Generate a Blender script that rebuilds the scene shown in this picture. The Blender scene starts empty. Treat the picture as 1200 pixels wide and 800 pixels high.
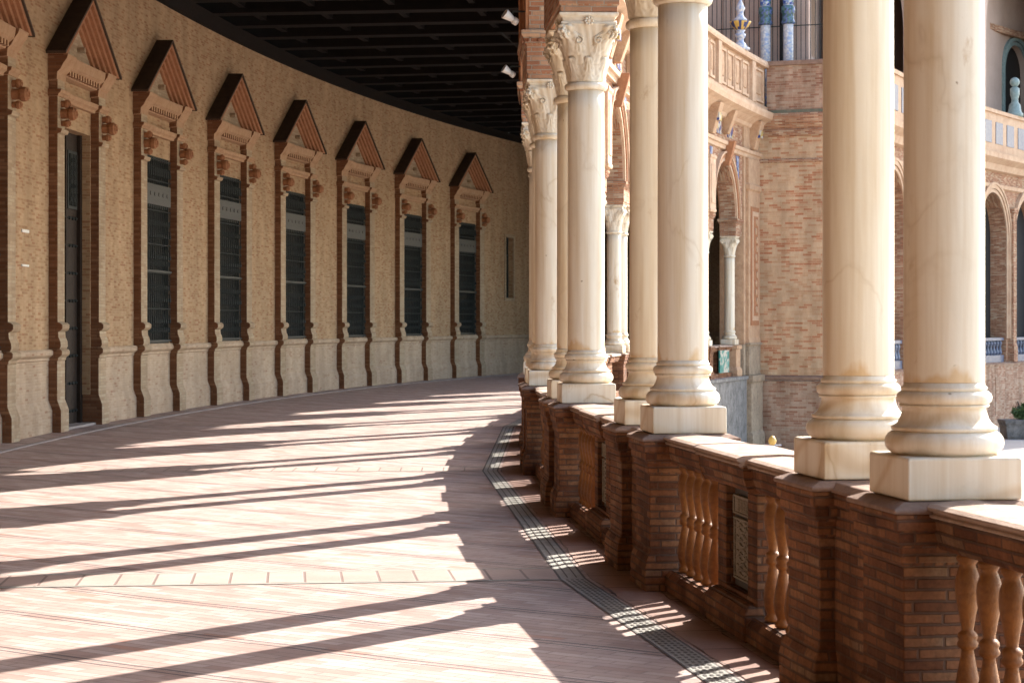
import bpy, math, random, bisect
from mathutils import Vector, Matrix, noise
random.seed(7)
PI = math.pi
scene = bpy.context.scene
C = scene.collection
ORD = ['first','second','third','fourth','fifth','sixth','seventh','eighth','ninth','tenth','eleventh','twelfth']

# ------------------------------------------------------------------ the curve the gallery follows
X0, Y0, T0, K1, K2 = 1.6802, 8.9096, -0.15252, 0.0090235, -8.731e-06
SUN_AZ0 = math.radians(40.0)
SMIN, DS = -60.0, 0.05
_n = int(220/DS)
_cx = [0.0]*_n; _cy = [0.0]*_n
def theta(s): return T0 + K1*s + K2*s*s
x = y = 0.0
for i in range(1, _n):
    t = theta(SMIN+(i-.5)*DS); x += math.sin(t)*DS; y += math.cos(t)*DS
    _cx[i] = x; _cy[i] = y
_i0 = int(round(-SMIN/DS)); _ox, _oy = X0-_cx[_i0], Y0-_cy[_i0]
def P(s, o=0.0, h=0.0):
    f = (s-SMIN)/DS; i = max(0, min(_n-2, int(f))); f -= i
    t = theta(s)
    return Vector((_cx[i]+(_cx[i+1]-_cx[i])*f+_ox-o*math.cos(t), _cy[i]+(_cy[i+1]-_cy[i])*f+_oy+o*math.sin(t), h))
def rot_at(s): return PI/2-theta(s)
def bend(v): return P(v[0], v[1], v[2])

# ------------------------------------------------------------------ materials
def new_mat(name):
    m = bpy.data.materials.new(name); m.use_nodes = True
    nt = m.node_tree; b = nt.nodes['Principled BSDF']
    return m, nt, b
def N(nt, typ, **kw):
    n = nt.nodes.new(typ)
    for k, v in kw.items():
        if k == 'op': n.operation = v
        else: setattr(n, k, v)
    return n
def L(nt, a, b): nt.links.new(a, b)
def mth(nt, op, a, b=None, c=None):
    n = nt.nodes.new('ShaderNodeMath'); n.operation = op
    for i, v in enumerate((a, b, c)):
        if v is None: continue
        if hasattr(v, 'links'): nt.links.new(v, n.inputs[i])
        else: n.inputs[i].default_value = v
    return n.outputs[0]
def ramp(nt, fac, stops, interp='LINEAR'):
    r = nt.nodes.new('ShaderNodeValToRGB'); r.color_ramp.interpolation = interp
    e = r.color_ramp.elements
    while len(e) < len(stops): e.new(.5)
    for el, (p, c) in zip(e, stops):
        el.position = p; el.color = (c[0], c[1], c[2], 1)
    nt.links.new(fac, r.inputs[0]); return r.outputs[0]
def mixc(nt, fac, a, b, mode='MIX'):
    n = nt.nodes.new('ShaderNodeMix'); n.data_type = 'RGBA'; n.blend_type = mode
    for i, v in ((0, fac), (6, a), (7, b)):
        if hasattr(v, 'links'): nt.links.new(v, n.inputs[i])
        else: n.inputs[i].default_value = v if i == 0 else (v[0], v[1], v[2], 1)
    return n.outputs[2]
def noise_n(nt, vec, scale, detail=4, rough=.55, out=0):
    n = nt.nodes.new('ShaderNodeTexNoise'); n.inputs['Scale'].default_value = scale
    n.inputs['Detail'].default_value = detail; n.inputs['Roughness'].default_value = rough
    if vec is not None: nt.links.new(vec, n.inputs['Vector'])
    return n.outputs[out]
def scalev(nt, vec, s):
    m = nt.nodes.new('ShaderNodeMapping'); m.inputs['Scale'].default_value = s
    nt.links.new(vec, m.inputs['Vector']); return m.outputs[0]
def bump(nt, b, height, strength, dist=.02, extra=None):
    n = nt.nodes.new('ShaderNodeBump'); n.inputs['Strength'].default_value = strength; n.inputs['Distance'].default_value = dist
    nt.links.new(height, n.inputs['Height'])
    nt.links.new(n.outputs[0], b.inputs['Normal'])
    return n
def brick_mat(name, bw, bh, mort, stops, mcol, patch=.12, patch_scale=.9, var=.25, bstr=.5, rough=.9, offset=.5, rotate=0, groups=None, stain=.0, spec=.2, courses=0):
    """bricks laid in metres along the UV map; every brick draws its own colour, patches of wall lean to one end of the range"""
    m, nt, b = new_mat(name)
    uv = nt.nodes.new('ShaderNodeUVMap').outputs[0]
    if rotate:
        mp = nt.nodes.new('ShaderNodeMapping'); mp.inputs['Rotation'].default_value = (0, 0, rotate); L(nt, uv, mp.inputs['Vector']); uv = mp.outputs[0]
    geo = nt.nodes.new('ShaderNodeNewGeometry').outputs['Position']
    wob = nt.nodes.new('ShaderNodeTexNoise'); wob.inputs['Scale'].default_value = 2.5; L(nt, uv, wob.inputs['Vector'])
    sp = nt.nodes.new('ShaderNodeSeparateXYZ'); L(nt, uv, sp.inputs[0])
    w = mth(nt, 'MULTIPLY', mth(nt, 'SUBTRACT', wob.outputs[0], .5), bh*.35)
    U = sp.outputs[0]; V = mth(nt, 'ADD', sp.outputs[1], w)
    rv = mth(nt, 'DIVIDE', V, bh); row = mth(nt, 'FLOOR', rv)
    wr = nt.nodes.new('ShaderNodeTexWhiteNoise'); wr.noise_dimensions = '1D'; L(nt, row, wr.inputs['W'])
    ru = mth(nt, 'ADD', mth(nt, 'DIVIDE', U, bw), mth(nt, 'ADD', mth(nt, 'MULTIPLY', row, offset), mth(nt, 'MULTIPLY', wr.outputs[0], .18)))
    col = mth(nt, 'FLOOR', ru)
    cell = nt.nodes.new('ShaderNodeCombineXYZ'); L(nt, col, cell.inputs[0]); L(nt, row, cell.inputs[1])
    wn = nt.nodes.new('ShaderNodeTexWhiteNoise'); wn.noise_dimensions = '2D'; L(nt, cell.outputs[0], wn.inputs['Vector'])
    fu = mth(nt, 'MULTIPLY', mth(nt, 'FRACT', ru), bw); fv = mth(nt, 'MULTIPLY', mth(nt, 'FRACT', rv), bh)
    du = mth(nt, 'MINIMUM', fu, mth(nt, 'SUBTRACT', bw, fu)); dv = mth(nt, 'MINIMUM', fv, mth(nt, 'SUBTRACT', bh, fv))
    d = mth(nt, 'MINIMUM', du, dv)
    mk = nt.nodes.new('ShaderNodeMapRange'); mk.inputs['From Min'].default_value = mort*.5; mk.inputs['From Max'].default_value = mort*.5+.004
    L(nt, d, mk.inputs['Value']); mask = mk.outputs[0]
    pn = noise_n(nt, geo, patch_scale, 5, .6)
    v = mth(nt, 'ADD', wn.outputs[0], mth(nt, 'MULTIPLY', mth(nt, 'SUBTRACT', pn, .5), patch*8))
    c = ramp(nt, v, stops)
    # grain in each brick
    g = noise_n(nt, geo, 38, 4, .7)
    c = mixc(nt, var, c, ramp(nt, g, [(.25, (.25, .25, .25)), (.75, (1, 1, 1))]), 'MULTIPLY')
    c = mixc(nt, mask, mcol, c)
    if courses:    # lines of joints every few rows
        fr = mth(nt, 'FRACT', mth(nt, 'DIVIDE', V, bh*courses))
        ln = mth(nt, 'LESS_THAN', mth(nt, 'ABSOLUTE', mth(nt, 'SUBTRACT', fr, .06)), .015)
        ln2 = mth(nt, 'LESS_THAN', mth(nt, 'ABSOLUTE', mth(nt, 'SUBTRACT', fr, .14)), .013)
        c = mixc(nt, mth(nt, 'MULTIPLY', mth(nt, 'MAXIMUM', ln, ln2), .75), c, (.03, .025, .03))
    if stain:
        st = noise_n(nt, scalev(nt, geo, (1.3, 1.3, .35)), 1.6, 6, .65)
        c = mixc(nt, stain, c, ramp(nt, st, [(.38, (.3, .26, .22)), (.62, (1, 1, 1))]), 'MULTIPLY')
    L(nt, c, b.inputs['Base Color']); b.inputs['Roughness'].default_value = rough
    b.inputs['Specular IOR Level'].default_value = spec
    hgt = mth(nt, 'ADD', mth(nt, 'MULTIPLY', mask, .7), mth(nt, 'ADD', mth(nt, 'MULTIPLY', wn.outputs[0], .25), mth(nt, 'MULTIPLY', g, .35)))
    bump(nt, b, hgt, bstr, .012)
    return m
def rough_mat(name, c1, c2, scale=6, rough=.85, bstr=.3, fine=40, metal=0, spec=.3, dist=.01):
    m, nt, b = new_mat(name)
    co = nt.nodes.new('ShaderNodeTexCoord').outputs['Object']
    a = noise_n(nt, co, scale, 6, .6); g = noise_n(nt, co, fine, 4, .7)
    c = mixc(nt, .4, ramp(nt, a, [(.3, c1), (.7, c2)]), ramp(nt, g, [(.3, c1), (.7, c2)]))
    L(nt, c, b.inputs['Base Color']); b.inputs['Roughness'].default_value = rough; b.inputs['Metallic'].default_value = metal
    b.inputs['Specular IOR Level'].default_value = spec
    bump(nt, b, g, bstr, dist)
    return m
def marble_mat(name, vein=.38, carved=False, shaft=False):
    m, nt, b = new_mat(name)
    tc = nt.nodes.new('ShaderNodeTexCoord'); oi = nt.nodes.new('ShaderNodeObjectInfo')
    ad = nt.nodes.new('ShaderNodeVectorMath'); ad.operation = 'ADD'
    sc = nt.nodes.new('ShaderNodeVectorMath'); sc.operation = 'SCALE'; sc.inputs['Scale'].default_value = 37.0
    cb = nt.nodes.new('ShaderNodeCombineXYZ'); L(nt, oi.outputs['Random'], cb.inputs[0]); L(nt, oi.outputs['Random'], cb.inputs[1]); cb.inputs[2].default_value = .5
    L(nt, cb.outputs[0], sc.inputs[0]); L(nt, tc.outputs['Object'], ad.inputs[0]); L(nt, sc.outputs[0], ad.inputs[1])
    co = ad.outputs[0]
    a = noise_n(nt, scalev(nt, co, (3.2, 3.2, .45)), 1.0, 6, .6)
    c = ramp(nt, a, [(.3, (.63, .53, .385)), (.5, (.69, .61, .475)), (.7, (.73, .665, .55))])
    st = noise_n(nt, scalev(nt, co, (14, 14, .5)), 1.0, 5, .6)
    c = mixc(nt, .6, c, ramp(nt, st, [(.33, (.74, .60, .42)), (.58, (1, 1, 1))]), 'MULTIPLY')
    # veins
    vn = nt.nodes.new('ShaderNodeTexNoise'); vn.inputs['Scale'].default_value = .8; vn.inputs['Detail'].default_value = 5
    vn.inputs['Distortion'].default_value = 1.6; L(nt, scalev(nt, co, (1, 1, .7)), vn.inputs['Vector'])
    vv = mth(nt, 'ABSOLUTE', mth(nt, 'SUBTRACT', vn.outputs[0], .5))
    c = mixc(nt, mth(nt, 'MULTIPLY', vein, ramp(nt, noise_n(nt, co, .9, 2), [(.5, (0,0,0)), (.62, (1,1,1))])), c, ramp(nt, vv, [(0, (.62, .50, .36)), (.006, (.84, .76, .66)), (.018, (1, 1, 1))]), 'MULTIPLY')
    # orange and grey weather stains
    s2 = noise_n(nt, scalev(nt, co, (1.5, 1.5, .8)), 2.2, 6, .7)
    c = mixc(nt, .8, c, ramp(nt, s2, [(.26, (.62, .44, .26)), (.36, (1, 1, 1))]), 'MULTIPLY')
    sp = noise_n(nt, co, 13, 2, .5)
    c = mixc(nt, .8, c, ramp(nt, sp, [(.215, (.35, .28, .2)), (.24, (1, 1, 1))]), 'MULTIPLY')
    if shaft:   # rusty damp stains that start at the joint with the base
        sz = nt.nodes.new('ShaderNodeSeparateXYZ'); L(nt, tc.outputs['Object'], sz.inputs[0])
        hh = mth(nt, 'SUBTRACT', 1.0, mth(nt, 'DIVIDE', mth(nt, 'SUBTRACT', sz.outputs[2], 1.455), .34))
        q = mth(nt, 'MULTIPLY', mth(nt, 'MAXIMUM', hh, 0.0), noise_n(nt, scalev(nt, co, (4.5, 4.5, 2.2)), 1.0, 4))
        c = mixc(nt, .75, c, ramp(nt, q, [(.46, (1, 1, 1)), (.53, (.82, .62, .38))]), 'MULTIPLY')
    if not carved and not shaft:   # broad slanting grey-brown bands of the base blocks
        bnd = nt.nodes.new('ShaderNodeTexWave'); bnd.inputs['Scale'].default_value = 1.3; bnd.inputs['Distortion'].default_value = 5; bnd.inputs['Detail'].default_value = 3
        mp2 = nt.nodes.new('ShaderNodeMapping'); mp2.inputs['Rotation'].default_value = (.4, .9, .3); L(nt, co, mp2.inputs['Vector']); L(nt, mp2.outputs[0], bnd.inputs['Vector'])
        c = mixc(nt, .55, c, ramp(nt, bnd.outputs['Fac'], [(.0, (.74, .58, .40)), (.10, (.92, .84, .72)), (.25, (1, 1, 1))]), 'MULTIPLY')
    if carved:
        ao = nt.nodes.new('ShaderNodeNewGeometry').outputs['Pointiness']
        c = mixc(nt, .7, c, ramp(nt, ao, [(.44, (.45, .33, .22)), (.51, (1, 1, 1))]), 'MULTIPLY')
    L(nt, c, b.inputs['Base Color']); b.inputs['Roughness'].default_value = .55; b.inputs['Specular IOR Level'].default_value = .35
    bump(nt, b, noise_n(nt, co, 30, 5, .6), .12, .006)
    return m
def plain(name, col, rough=.7, metal=0, spec=.4, bs=.15):
    m, nt, b = new_mat(name)
    co = nt.nodes.new('ShaderNodeTexCoord').outputs['Object']
    g = noise_n(nt, co, 22, 5, .65)
    c = mixc(nt, .35, col, ramp(nt, g, [(.3, tuple(v*.55 for v in col)), (.7, tuple(min(1, v*1.25) for v in col))]))
    L(nt, c, b.inputs['Base Color']); b.inputs['Roughness'].default_value = rough; b.inputs['Metallic'].default_value = metal
    b.inputs['Specular IOR Level'].default_value = spec
    bump(nt, b, g, bs, .01)
    return m
def mosaic_mat(name, stops, scale=9, rough=.3):
    m, nt, b = new_mat(name)
    co = nt.nodes.new('ShaderNodeTexCoord').outputs['Object']
    v = nt.nodes.new('ShaderNodeTexVoronoi'); v.inputs['Scale'].default_value = scale; L(nt, co, v.inputs['Vector'])
    sp = nt.nodes.new('ShaderNodeSeparateXYZ'); L(nt, v.outputs['Color'], sp.inputs[0])
    c = ramp(nt, sp.outputs[0], stops, 'CONSTANT')
    c = mixc(nt, .3, c, ramp(nt, noise_n(nt, co, 14, 3), [(.3, (.5, .5, .5)), (.7, (1, 1, 1))]), 'MULTIPLY')
    L(nt, c, b.inputs['Base Color']); b.inputs['Roughness'].default_value = rough
    return m

BUFF = [(0.0, (.37, .22, .115)), (.28, (.45, .295, .165)), (.62, (.52, .355, .205)), (.83, (.47, .305, .17)), (.93, (.38, .205, .105)), (1.0, (.36, .19, .10))]
M = {}
M['wall'] = brick_mat('buff_brick_wall', .15, .044, .005, BUFF, (.46, .305, .17), patch=.075, patch_scale=1.1, var=.22, bstr=.35, stain=.3)
M['dado'] = brick_mat('pale_brick_dado', .15, .044, .005, [(0, (.47, .33, .21)), (.5, (.55, .415, .285)), (.9, (.51, .37, .245)), (.97, (.44, .29, .185)), (1, (.40, .24, .15))], (.50, .375, .255), patch=.04, var=.22, bstr=.4, stain=.3)
M['pilaster'] = brick_mat('brown_brick_shaded_side', .24, .05, .008, [(0, (.17, .07, .03)), (.5, (.23, .10, .047)), (1, (.29, .145, .075))], (.17, .085, .045), patch=.08, bstr=.4)
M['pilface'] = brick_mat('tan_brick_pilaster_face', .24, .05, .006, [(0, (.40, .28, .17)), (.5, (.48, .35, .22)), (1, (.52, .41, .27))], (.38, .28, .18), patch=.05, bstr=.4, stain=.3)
M['terra'] = rough_mat('terracotta_moulding', (.25, .10, .045), (.42, .20, .095), 9, .85, .4, 60)
M['terrapale'] = rough_mat('pale_terracotta', (.33, .18, .10), (.54, .36, .215), 4, .85, .8, 13, dist=.03)
M['terratan'] = rough_mat('tan_terracotta', (.32, .17, .085), (.48, .31, .18), 7, .85, .5, 40)
M['pedtop'] = rough_mat('dark_pediment_top', (.045, .028, .018), (.085, .055, .036), 7, .9, .3)  # very dark brown for both top slopes of the pediments
M['redbrick'] = brick_mat('red_brick_balustrade', .225, .046, .007, [(0, (.17, .07, .035)), (.35, (.29, .12, .055)), (.7, (.37, .16, .072)), (.9, (.40, .19, .09)), (1, (.40, .23, .13))], (.17, .095, .06), patch=.14, patch_scale=2.2, var=.6, bstr=.9, stain=.7)
M['ledge'] = rough_mat('weathered_ledge', (.15, .085, .055), (.30, .195, .14), 7, .85, .5, 40)
M['coping'] = rough_mat('weathered_coping', (.24, .15, .10), (.46, .335, .25), 5, .85, .5, 30)
M['baluster'] = rough_mat('glazed_ochre_baluster', (.12, .042, .010), (.33, .135, .028), 6, .55, .7, 30, spec=.35)
M['panel'] = rough_mat('grey_relief_panel', (.20, .16, .11), (.40, .33, .24), 30, .7, .9, 70, dist=.02)
M['paneldark'] = plain('dark_panel_frame', (.07, .055, .04), .7)
M['marble'] = marble_mat('cream_marble', .7); M['shaft'] = marble_mat('cream_marble_shaft', .38, shaft=True); M['carved'] = marble_mat('carved_cream_marble', carved=True)
M['archbrick'] = brick_mat('arcade_brick', .24, .05, .007, [(0, (.30, .12, .06)), (.4, (.42, .19, .10)), (.75, (.50, .28, .16)), (1, (.56, .40, .26))], (.36, .28, .2), patch=.08, var=.3, bstr=.6, stain=.35)
M['facade'] = brick_mat('pavilion_brick', .29, .074, .007, [(0, (.48, .20, .10)), (.18, (.53, .27, .145)), (.36, (.57, .36, .205)), (.7, (.61, .41, .245)), (1, (.63, .45, .28))], (.56, .385, .235), patch=.10, patch_scale=.5, var=.3, bstr=.4, stain=.4, courses=0)
M['facadelow'] = brick_mat('pavilion_base_brick', .29, .074, .009, [(0, (.33, .15, .09)), (.4, (.43, .25, .16)), (1, (.50, .35, .24))], (.40, .29, .2), patch=.1, patch_scale=.6, var=.35, stain=.5)
M['cornice'] = rough_mat('stone_cornice', (.40, .235, .14), (.60, .43, .285), 2.2, .85, .5, 16, dist=.03)
M['greystone'] = rough_mat('grey_stone_panel', (.06, .055, .05), (.26, .24, .215), 3.5, .95, .9, 11, dist=.03)
M['rufstone'] = rough_mat('rough_buff_stone', (.20, .145, .095), (.46, .35, .235), 3, .9, 1.0, 12, dist=.05)
M['pinkwall'] = rough_mat('pale_pink_render', (.40, .28, .22), (.50, .37, .30), .8, .9, .2, 14)
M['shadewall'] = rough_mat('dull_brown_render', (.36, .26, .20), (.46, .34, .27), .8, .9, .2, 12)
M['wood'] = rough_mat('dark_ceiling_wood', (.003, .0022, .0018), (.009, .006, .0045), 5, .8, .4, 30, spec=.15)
M['doorwood'] = rough_mat('dark_door_wood', (.020, .013, .009), (.04, .027, .019), 8, .7, .3, 30, spec=.15)
M['iron'] = plain('dark_iron', (.036, .040, .036), .65, 0, .15)
M['rail'] = plain('grey_iron_rail', (.03, .033, .03), .6, 0, .3)
M['glass'] = plain('dark_window_glass', (.006, .008, .008), .6, 0, .05, 0)
M['transom'] = plain('grey_transom_panel', (.075, .072, .062), .7)
M['lamp'] = plain('white_lamp_metal', (.75, .72, .66), .4)
M['bluetile'] = mosaic_mat('blue_glazed_tile', [(0, (.05, .09, .32)), (.35, (.16, .24, .42)), (.6, (.45, .48, .5)), (.8, (.03, .12, .12))], 16)
M['collar'] = mosaic_mat('green_blue_collar', [(0, (.03, .08, .08)), (.4, (.08, .15, .14)), (.7, (.10, .14, .30))], 16)
M['bluepanel'] = rough_mat('blue_grey_tile', (.05, .07, .15), (.21, .215, .225), 9, .4, .1, 14)
M['greentile'] = mosaic_mat('green_white_tile', [(0, (.02, .2, .17)), (.4, (.1, .32, .27)), (.62, (.5, .46, .38))], 10)
M['palevase'] = mosaic_mat('blue_white_glaze', [(0, (.45, .45, .46)), (.45, (.28, .34, .48)), (.75, (.6, .58, .55))], 18)
M['yellowglaze'] = plain('yellow_glaze', (.55, .34, .08), .35)
M['navyglaze'] = plain('navy_glaze', (.03, .04, .12), .3)
M['greenglaze'] = rough_mat('grey_green_glaze', (.10, .16, .15), (.3, .36, .33), 8, .4, .2)
M['leaf'] = plain('leaf_green', (.06, .11, .035), .6)
M['soil'] = plain('soil', (.06, .04, .03), .95)
M['plaza'] = rough_mat('pale_plaza_paving', (.36, .32, .28), (.46, .42, .37), .5, .9, .1, 6)
M['void'] = plain('deep_shadow_interior', (.02, .018, .017), .9)

# floor: long thin bricks on the skew, darker double joints every so many rows
M['floor'] = brick_mat('terracotta_paving', .29, .082, .006, [(0, (.38, .25, .21)), (.35, (.44, .32, .275)), (.75, (.48, .36, .315)), (.95, (.51, .395, .35)), (1, (.41, .23, .175))], (.28, .205, .18), patch=.06, patch_scale=.45, var=.18, bstr=.3, rough=.62, rotate=math.radians(-48), stain=.28, spec=.35, courses=11)
M['bandtile'] = brick_mat('square_band_tiles', .245, .58, .014, [(0, (.41, .295, .25)), (1, (.47, .35, .30))], (.22, .16, .14), patch=.05, var=.2, bstr=.35, rough=.6, offset=0, stain=.2)
M['edgetile'] = brick_mat('edge_tiles', .62, .6, .012, [(0, (.33, .20, .16)), (1, (.41, .275, .225))], (.13, .09, .08), patch=.05, var=.22, bstr=.3, rough=.65, offset=0, stain=.35)
M['joint'] = plain('grey_green_joint_tiles', (.27, .27, .235), .7)
M['drain'] = rough_mat('grey_drain_stone', (.22, .21, .18), (.38, .36, .32), 8, .6, .5, 50)
M['draindark'] = plain('drain_slot', (.10, .085, .075), .8)
M['kerb'] = rough_mat('grey_kerb', (.24, .20, .18), (.36, .31, .28), 3, .8, .2)

# ------------------------------------------------------------------ mesh builder
class MB:
    def __init__(s): s.v = []; s.f = []; s.m = []
    def add(s, vs, fs, m=0):
        k = len(s.v); s.v += [tuple(v) for v in vs]
        s.f += [tuple(i+k for i in f) for f in fs]; s.m += [m]*len(fs)
    def box(s, a0, a1, b0, b1, c0, c1, m=0):
        s.add([(a0,b0,c0),(a1,b0,c0),(a1,b1,c0),(a0,b1,c0),(a0,b0,c1),(a1,b0,c1),(a1,b1,c1),(a0,b1,c1)],
              [(0,3,2,1),(4,5,6,7),(0,1,5,4),(1,2,6,5),(2,3,7,6),(3,0,4,7)], m)
    def frustum(s, c0, h0, c1, h1, m=0):    # c = (a0,a1,b0,b1)
        a, b = c0, c1
        s.add([(a[0],a[2],h0),(a[1],a[2],h0),(a[1],a[3],h0),(a[0],a[3],h0),(b[0],b[2],h1),(b[1],b[2],h1),(b[1],b[3],h1),(b[0],b[3],h1)],
              [(0,3,2,1),(4,5,6,7),(0,1,5,4),(1,2,6,5),(2,3,7,6),(3,0,4,7)], m)
    def stack(s, prof, a0, a1, b0, b1, m=0):   # prof = [(h, grow)] rectangular rings
        vs = []; fs = []
        for h, g in prof: vs += [(a0-g,b0-g,h),(a1+g,b0-g,h),(a1+g,b1+g,h),(a0-g,b1+g,h)]
        n = len(prof)
        for i in range(n-1):
            for j in range(4):
                q = (j+1) % 4; fs.append((i*4+j, i*4+q, i*4+4+q, i*4+4+j))
        fs.append((3,2,1,0)); k = (n-1)*4; fs.append((k,k+1,k+2,k+3))
        s.add(vs, fs, m)
    def sweep(s, prof, slist, m=0, caps=True, closed=True):   # prof = [(o,h)] swept along s
        n = len(prof); vs = [(a, o, h) for a in slist for o, h in prof]; fs = []
        for i in range(len(slist)-1):
            for j in range(n if closed else n-1):
                q = (j+1) % n; fs.append((i*n+j, i*n+q, (i+1)*n+q, (i+1)*n+j))
        # orientation: profile given counter-clockwise in (o,h) seen from +s gives outward faces reversed
        area = sum(prof[j][0]*prof[(j+1)%n][1]-prof[(j+1)%n][0]*prof[j][1] for j in range(n))
        if area > 0: fs = [f[::-1] for f in fs]
        if caps and closed:
            a = tuple(range(n)); b = tuple((len(slist)-1)*n+j for j in range(n))
            fs += [a[::-1], b] if area > 0 else [a, b[::-1]]
        s.add(vs, fs, m)
    def poly(s, pts, o0, o1, m=0):      # pts in (s,h), extruded in o from o0 (low) to o1 (high)
        n = len(pts); area = sum(pts[j][0]*pts[(j+1)%n][1]-pts[(j+1)%n][0]*pts[j][1] for j in range(n))
        if area < 0: pts = pts[::-1]
        vs = [(a, o0, h) for a, h in pts]+[(a, o1, h) for a, h in pts]
        fs = [tuple(range(n)), tuple(range(2*n-1, n-1, -1))]
        for j in range(n):
            q = (j+1) % n; fs.append((j, n+j, n+q, q))
        s.add(vs, fs, m)
    def lathe(s, ca, cb, prof, n=24, m=0, wob=None):    # prof = [(r,h)]
        vs = []; fs = []
        for r, h in prof:
            for j in range(n):
                t = 2*PI*j/n; rr = r*(1+(wob(t, h) if wob else 0)); vs.append((ca+rr*math.cos(t), cb+rr*math.sin(t), h))
        for i in range(len(prof)-1):
            for j in range(n):
                q = (j+1) % n; fs.append((i*n+j, i*n+q, (i+1)*n+q, (i+1)*n+j))
        fs.append(tuple(range(n-1, -1, -1))); k = (len(prof)-1)*n; fs.append(tuple(range(k, k+n)))
        s.add(vs, fs, m)
    def rod(s, p, q, r, n=6, m=0):
        p = Vector(p); q = Vector(q); d = (q-p).normalized()
        u = d.cross(Vector((0,0,1))) if abs(d.z) < .9 else d.cross(Vector((1,0,0))); u.normalize(); w = d.cross(u)
        vs = [p+u*r*math.cos(2*PI*j/n)+w*r*math.sin(2*PI*j/n) for j in range(n)]+[q+u*r*math.cos(2*PI*j/n)+w*r*math.sin(2*PI*j/n) for j in range(n)]
        fs = [(j, (j+1)%n, n+(j+1)%n, n+j) for j in range(n)]+[tuple(range(n-1,-1,-1)), tuple(range(n, 2*n))]
        s.add(vs, fs, m)
    def disc_o(s, ca, h, r, o0, o1, n=14, m=0, rings=None):  # round boss along the o axis
        rings = rings or [(r, o0), (r, o1)]
        vs = []; fs = []
        for rr, o in rings:
            vs += [(ca+rr*math.cos(2*PI*j/n), o, h+rr*math.sin(2*PI*j/n)) for j in range(n)]
        for i in range(len(rings)-1):
            for j in range(n):
                q = (j+1)%n; fs.append((i*n+j, i*n+q, (i+1)*n+q, (i+1)*n+j))
        k = (len(rings)-1)*n
        fs += [tuple(range(n-1,-1,-1)), tuple(range(k, k+n))]
        if rings[0][1] < rings[-1][1]: fs = [f[::-1] for f in fs]
        s.add(vs, fs, m)
    def build(s, name, mats, parent=None, xf=None, smooth=False, bev=0, recalc=False):
        if not isinstance(mats, (list, tuple)): mats = [mats]
        me = bpy.data.meshes.new(name)
        org = parent_world(parent)
        if xf: pts = [tuple(org @ xf(v)) for v in s.v]
        else: pts = s.v
        me.from_pydata(pts, [], s.f)
        for m in mats: me.materials.append(m)
        uvl = me.uv_layers.new(name='UVMap').data
        li = 0
        for fi, f in enumerate(s.f):
            a = Vector(s.v[f[0]]); nx = Vector((0,0,0))
            for j in range(1, len(f)-1): nx += (Vector(s.v[f[j]])-a).cross(Vector(s.v[f[j+1]])-a)
            ax, ay, az = abs(nx.x), abs(nx.y), abs(nx.z)
            for vi in f:
                v = s.v[vi]
                if az >= ax and az >= ay: uvl[li].uv = (v[0], v[1])
                elif ay >= ax: uvl[li].uv = (v[0], v[2])
                else: uvl[li].uv = (v[1], v[2])
                li += 1
            me.polygons[fi].material_index = s.m[fi]; me.polygons[fi].use_smooth = smooth
        if recalc or s.__dict__.get('rc'):
            import bmesh
            bm = bmesh.new(); bm.from_mesh(me); bmesh.ops.recalc_face_normals(bm, faces=bm.faces); bm.to_mesh(me); bm.free()
        me.validate()
        o = bpy.data.objects.new(name, me); C.objects.link(o)
        if parent: o.parent = parent
        if bev:
            md = o.modifiers.new('bevel', 'BEVEL'); md.width = bev; md.segments = 2; md.limit_method = 'ANGLE'; md.angle_limit = math.radians(40)
        return o
def parent_world(p):
    m = Matrix.Identity(4)
    if p is None: return m
    chain = []
    q = p
    while q: chain.append(q); q = q.parent
    for q in reversed(chain): m = m @ (Matrix.Translation(q.location) @ q.rotation_euler.to_matrix().to_4x4())
    return m.inverted()
def tag(o, label=None, cat=None, group=None, kind=None):
    if label: o['label'] = label
    if cat: o['category'] = cat
    if group: o['group'] = group
    if kind: o['kind'] = kind
    return o
def empty(name, loc=(0,0,0), rz=0, **kw):
    o = bpy.data.objects.new(name, None); C.objects.link(o); o.location = loc; o.rotation_euler = (0,0,rz)
    o.empty_display_size = .2
    return tag(o, **kw)
def copy_tree(o, parent=None):
    c = o.copy(); C.objects.link(c); c.parent = parent
    for ch in list(o.children): copy_tree(ch, c)
    return c
def frange(a, b, st):
    n = max(1, int(math.ceil((b-a)/st))); return [a+(b-a)*i/n for i in range(n+1)]

B_, A_ = 4.9046, 1.0973
PAIRS = [B_*k for k in range(-4, 9)] + [43.5, 47.8, 52.05]   # centres of the column pairs
KIDX = list(range(-4, 12))
LASTCOL = 56.42
SP = 59.3                                                    # where the pavilion starts
WF = 7.647                                                   # wall face
CEIL = 7.85

# ------------------------------------------------------------------ floor
mb = MB(); ss = frange(-40, 96, 1.2)
mb.sweep([(-.35, -.2), (8.6, -.2), (8.6, 0), (-.35, 0)], ss)
fl = mb.build('gallery_floor', M['floor'], xf=bend); tag(fl, kind='structure')
# cross bands at every second pair of columns
for i, s in enumerate([PAIRS[KIDX.index(k)] for k in (-3, -1, 1, 3, 5, 7, 9)]):
    s0 = s-.15
    mb = MB(); os_ = frange(.64, 7.2, .8)
    for (u0, u1, mi) in ((s0, s0+.58, 0), (s0-.04, s0, 1), (s0+.58, s0+.62, 1)):
        for o0_, o1_ in zip(os_[:-1], os_[1:]): mb.add([(u0,o0_,.004),(u1,o0_,.004),(u1,o1_,.004),(u0,o1_,.004)], [(0,1,2,3)], mi)
    o = mb.build('paving_band', [M['bandtile'], M['joint']], xf=bend); tag(o, kind='structure')
    # swap uv so that tiles run across
    for d in o.data.uv_layers[0].data: d.uv = (d.uv[1], d.uv[0]-s0)
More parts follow.
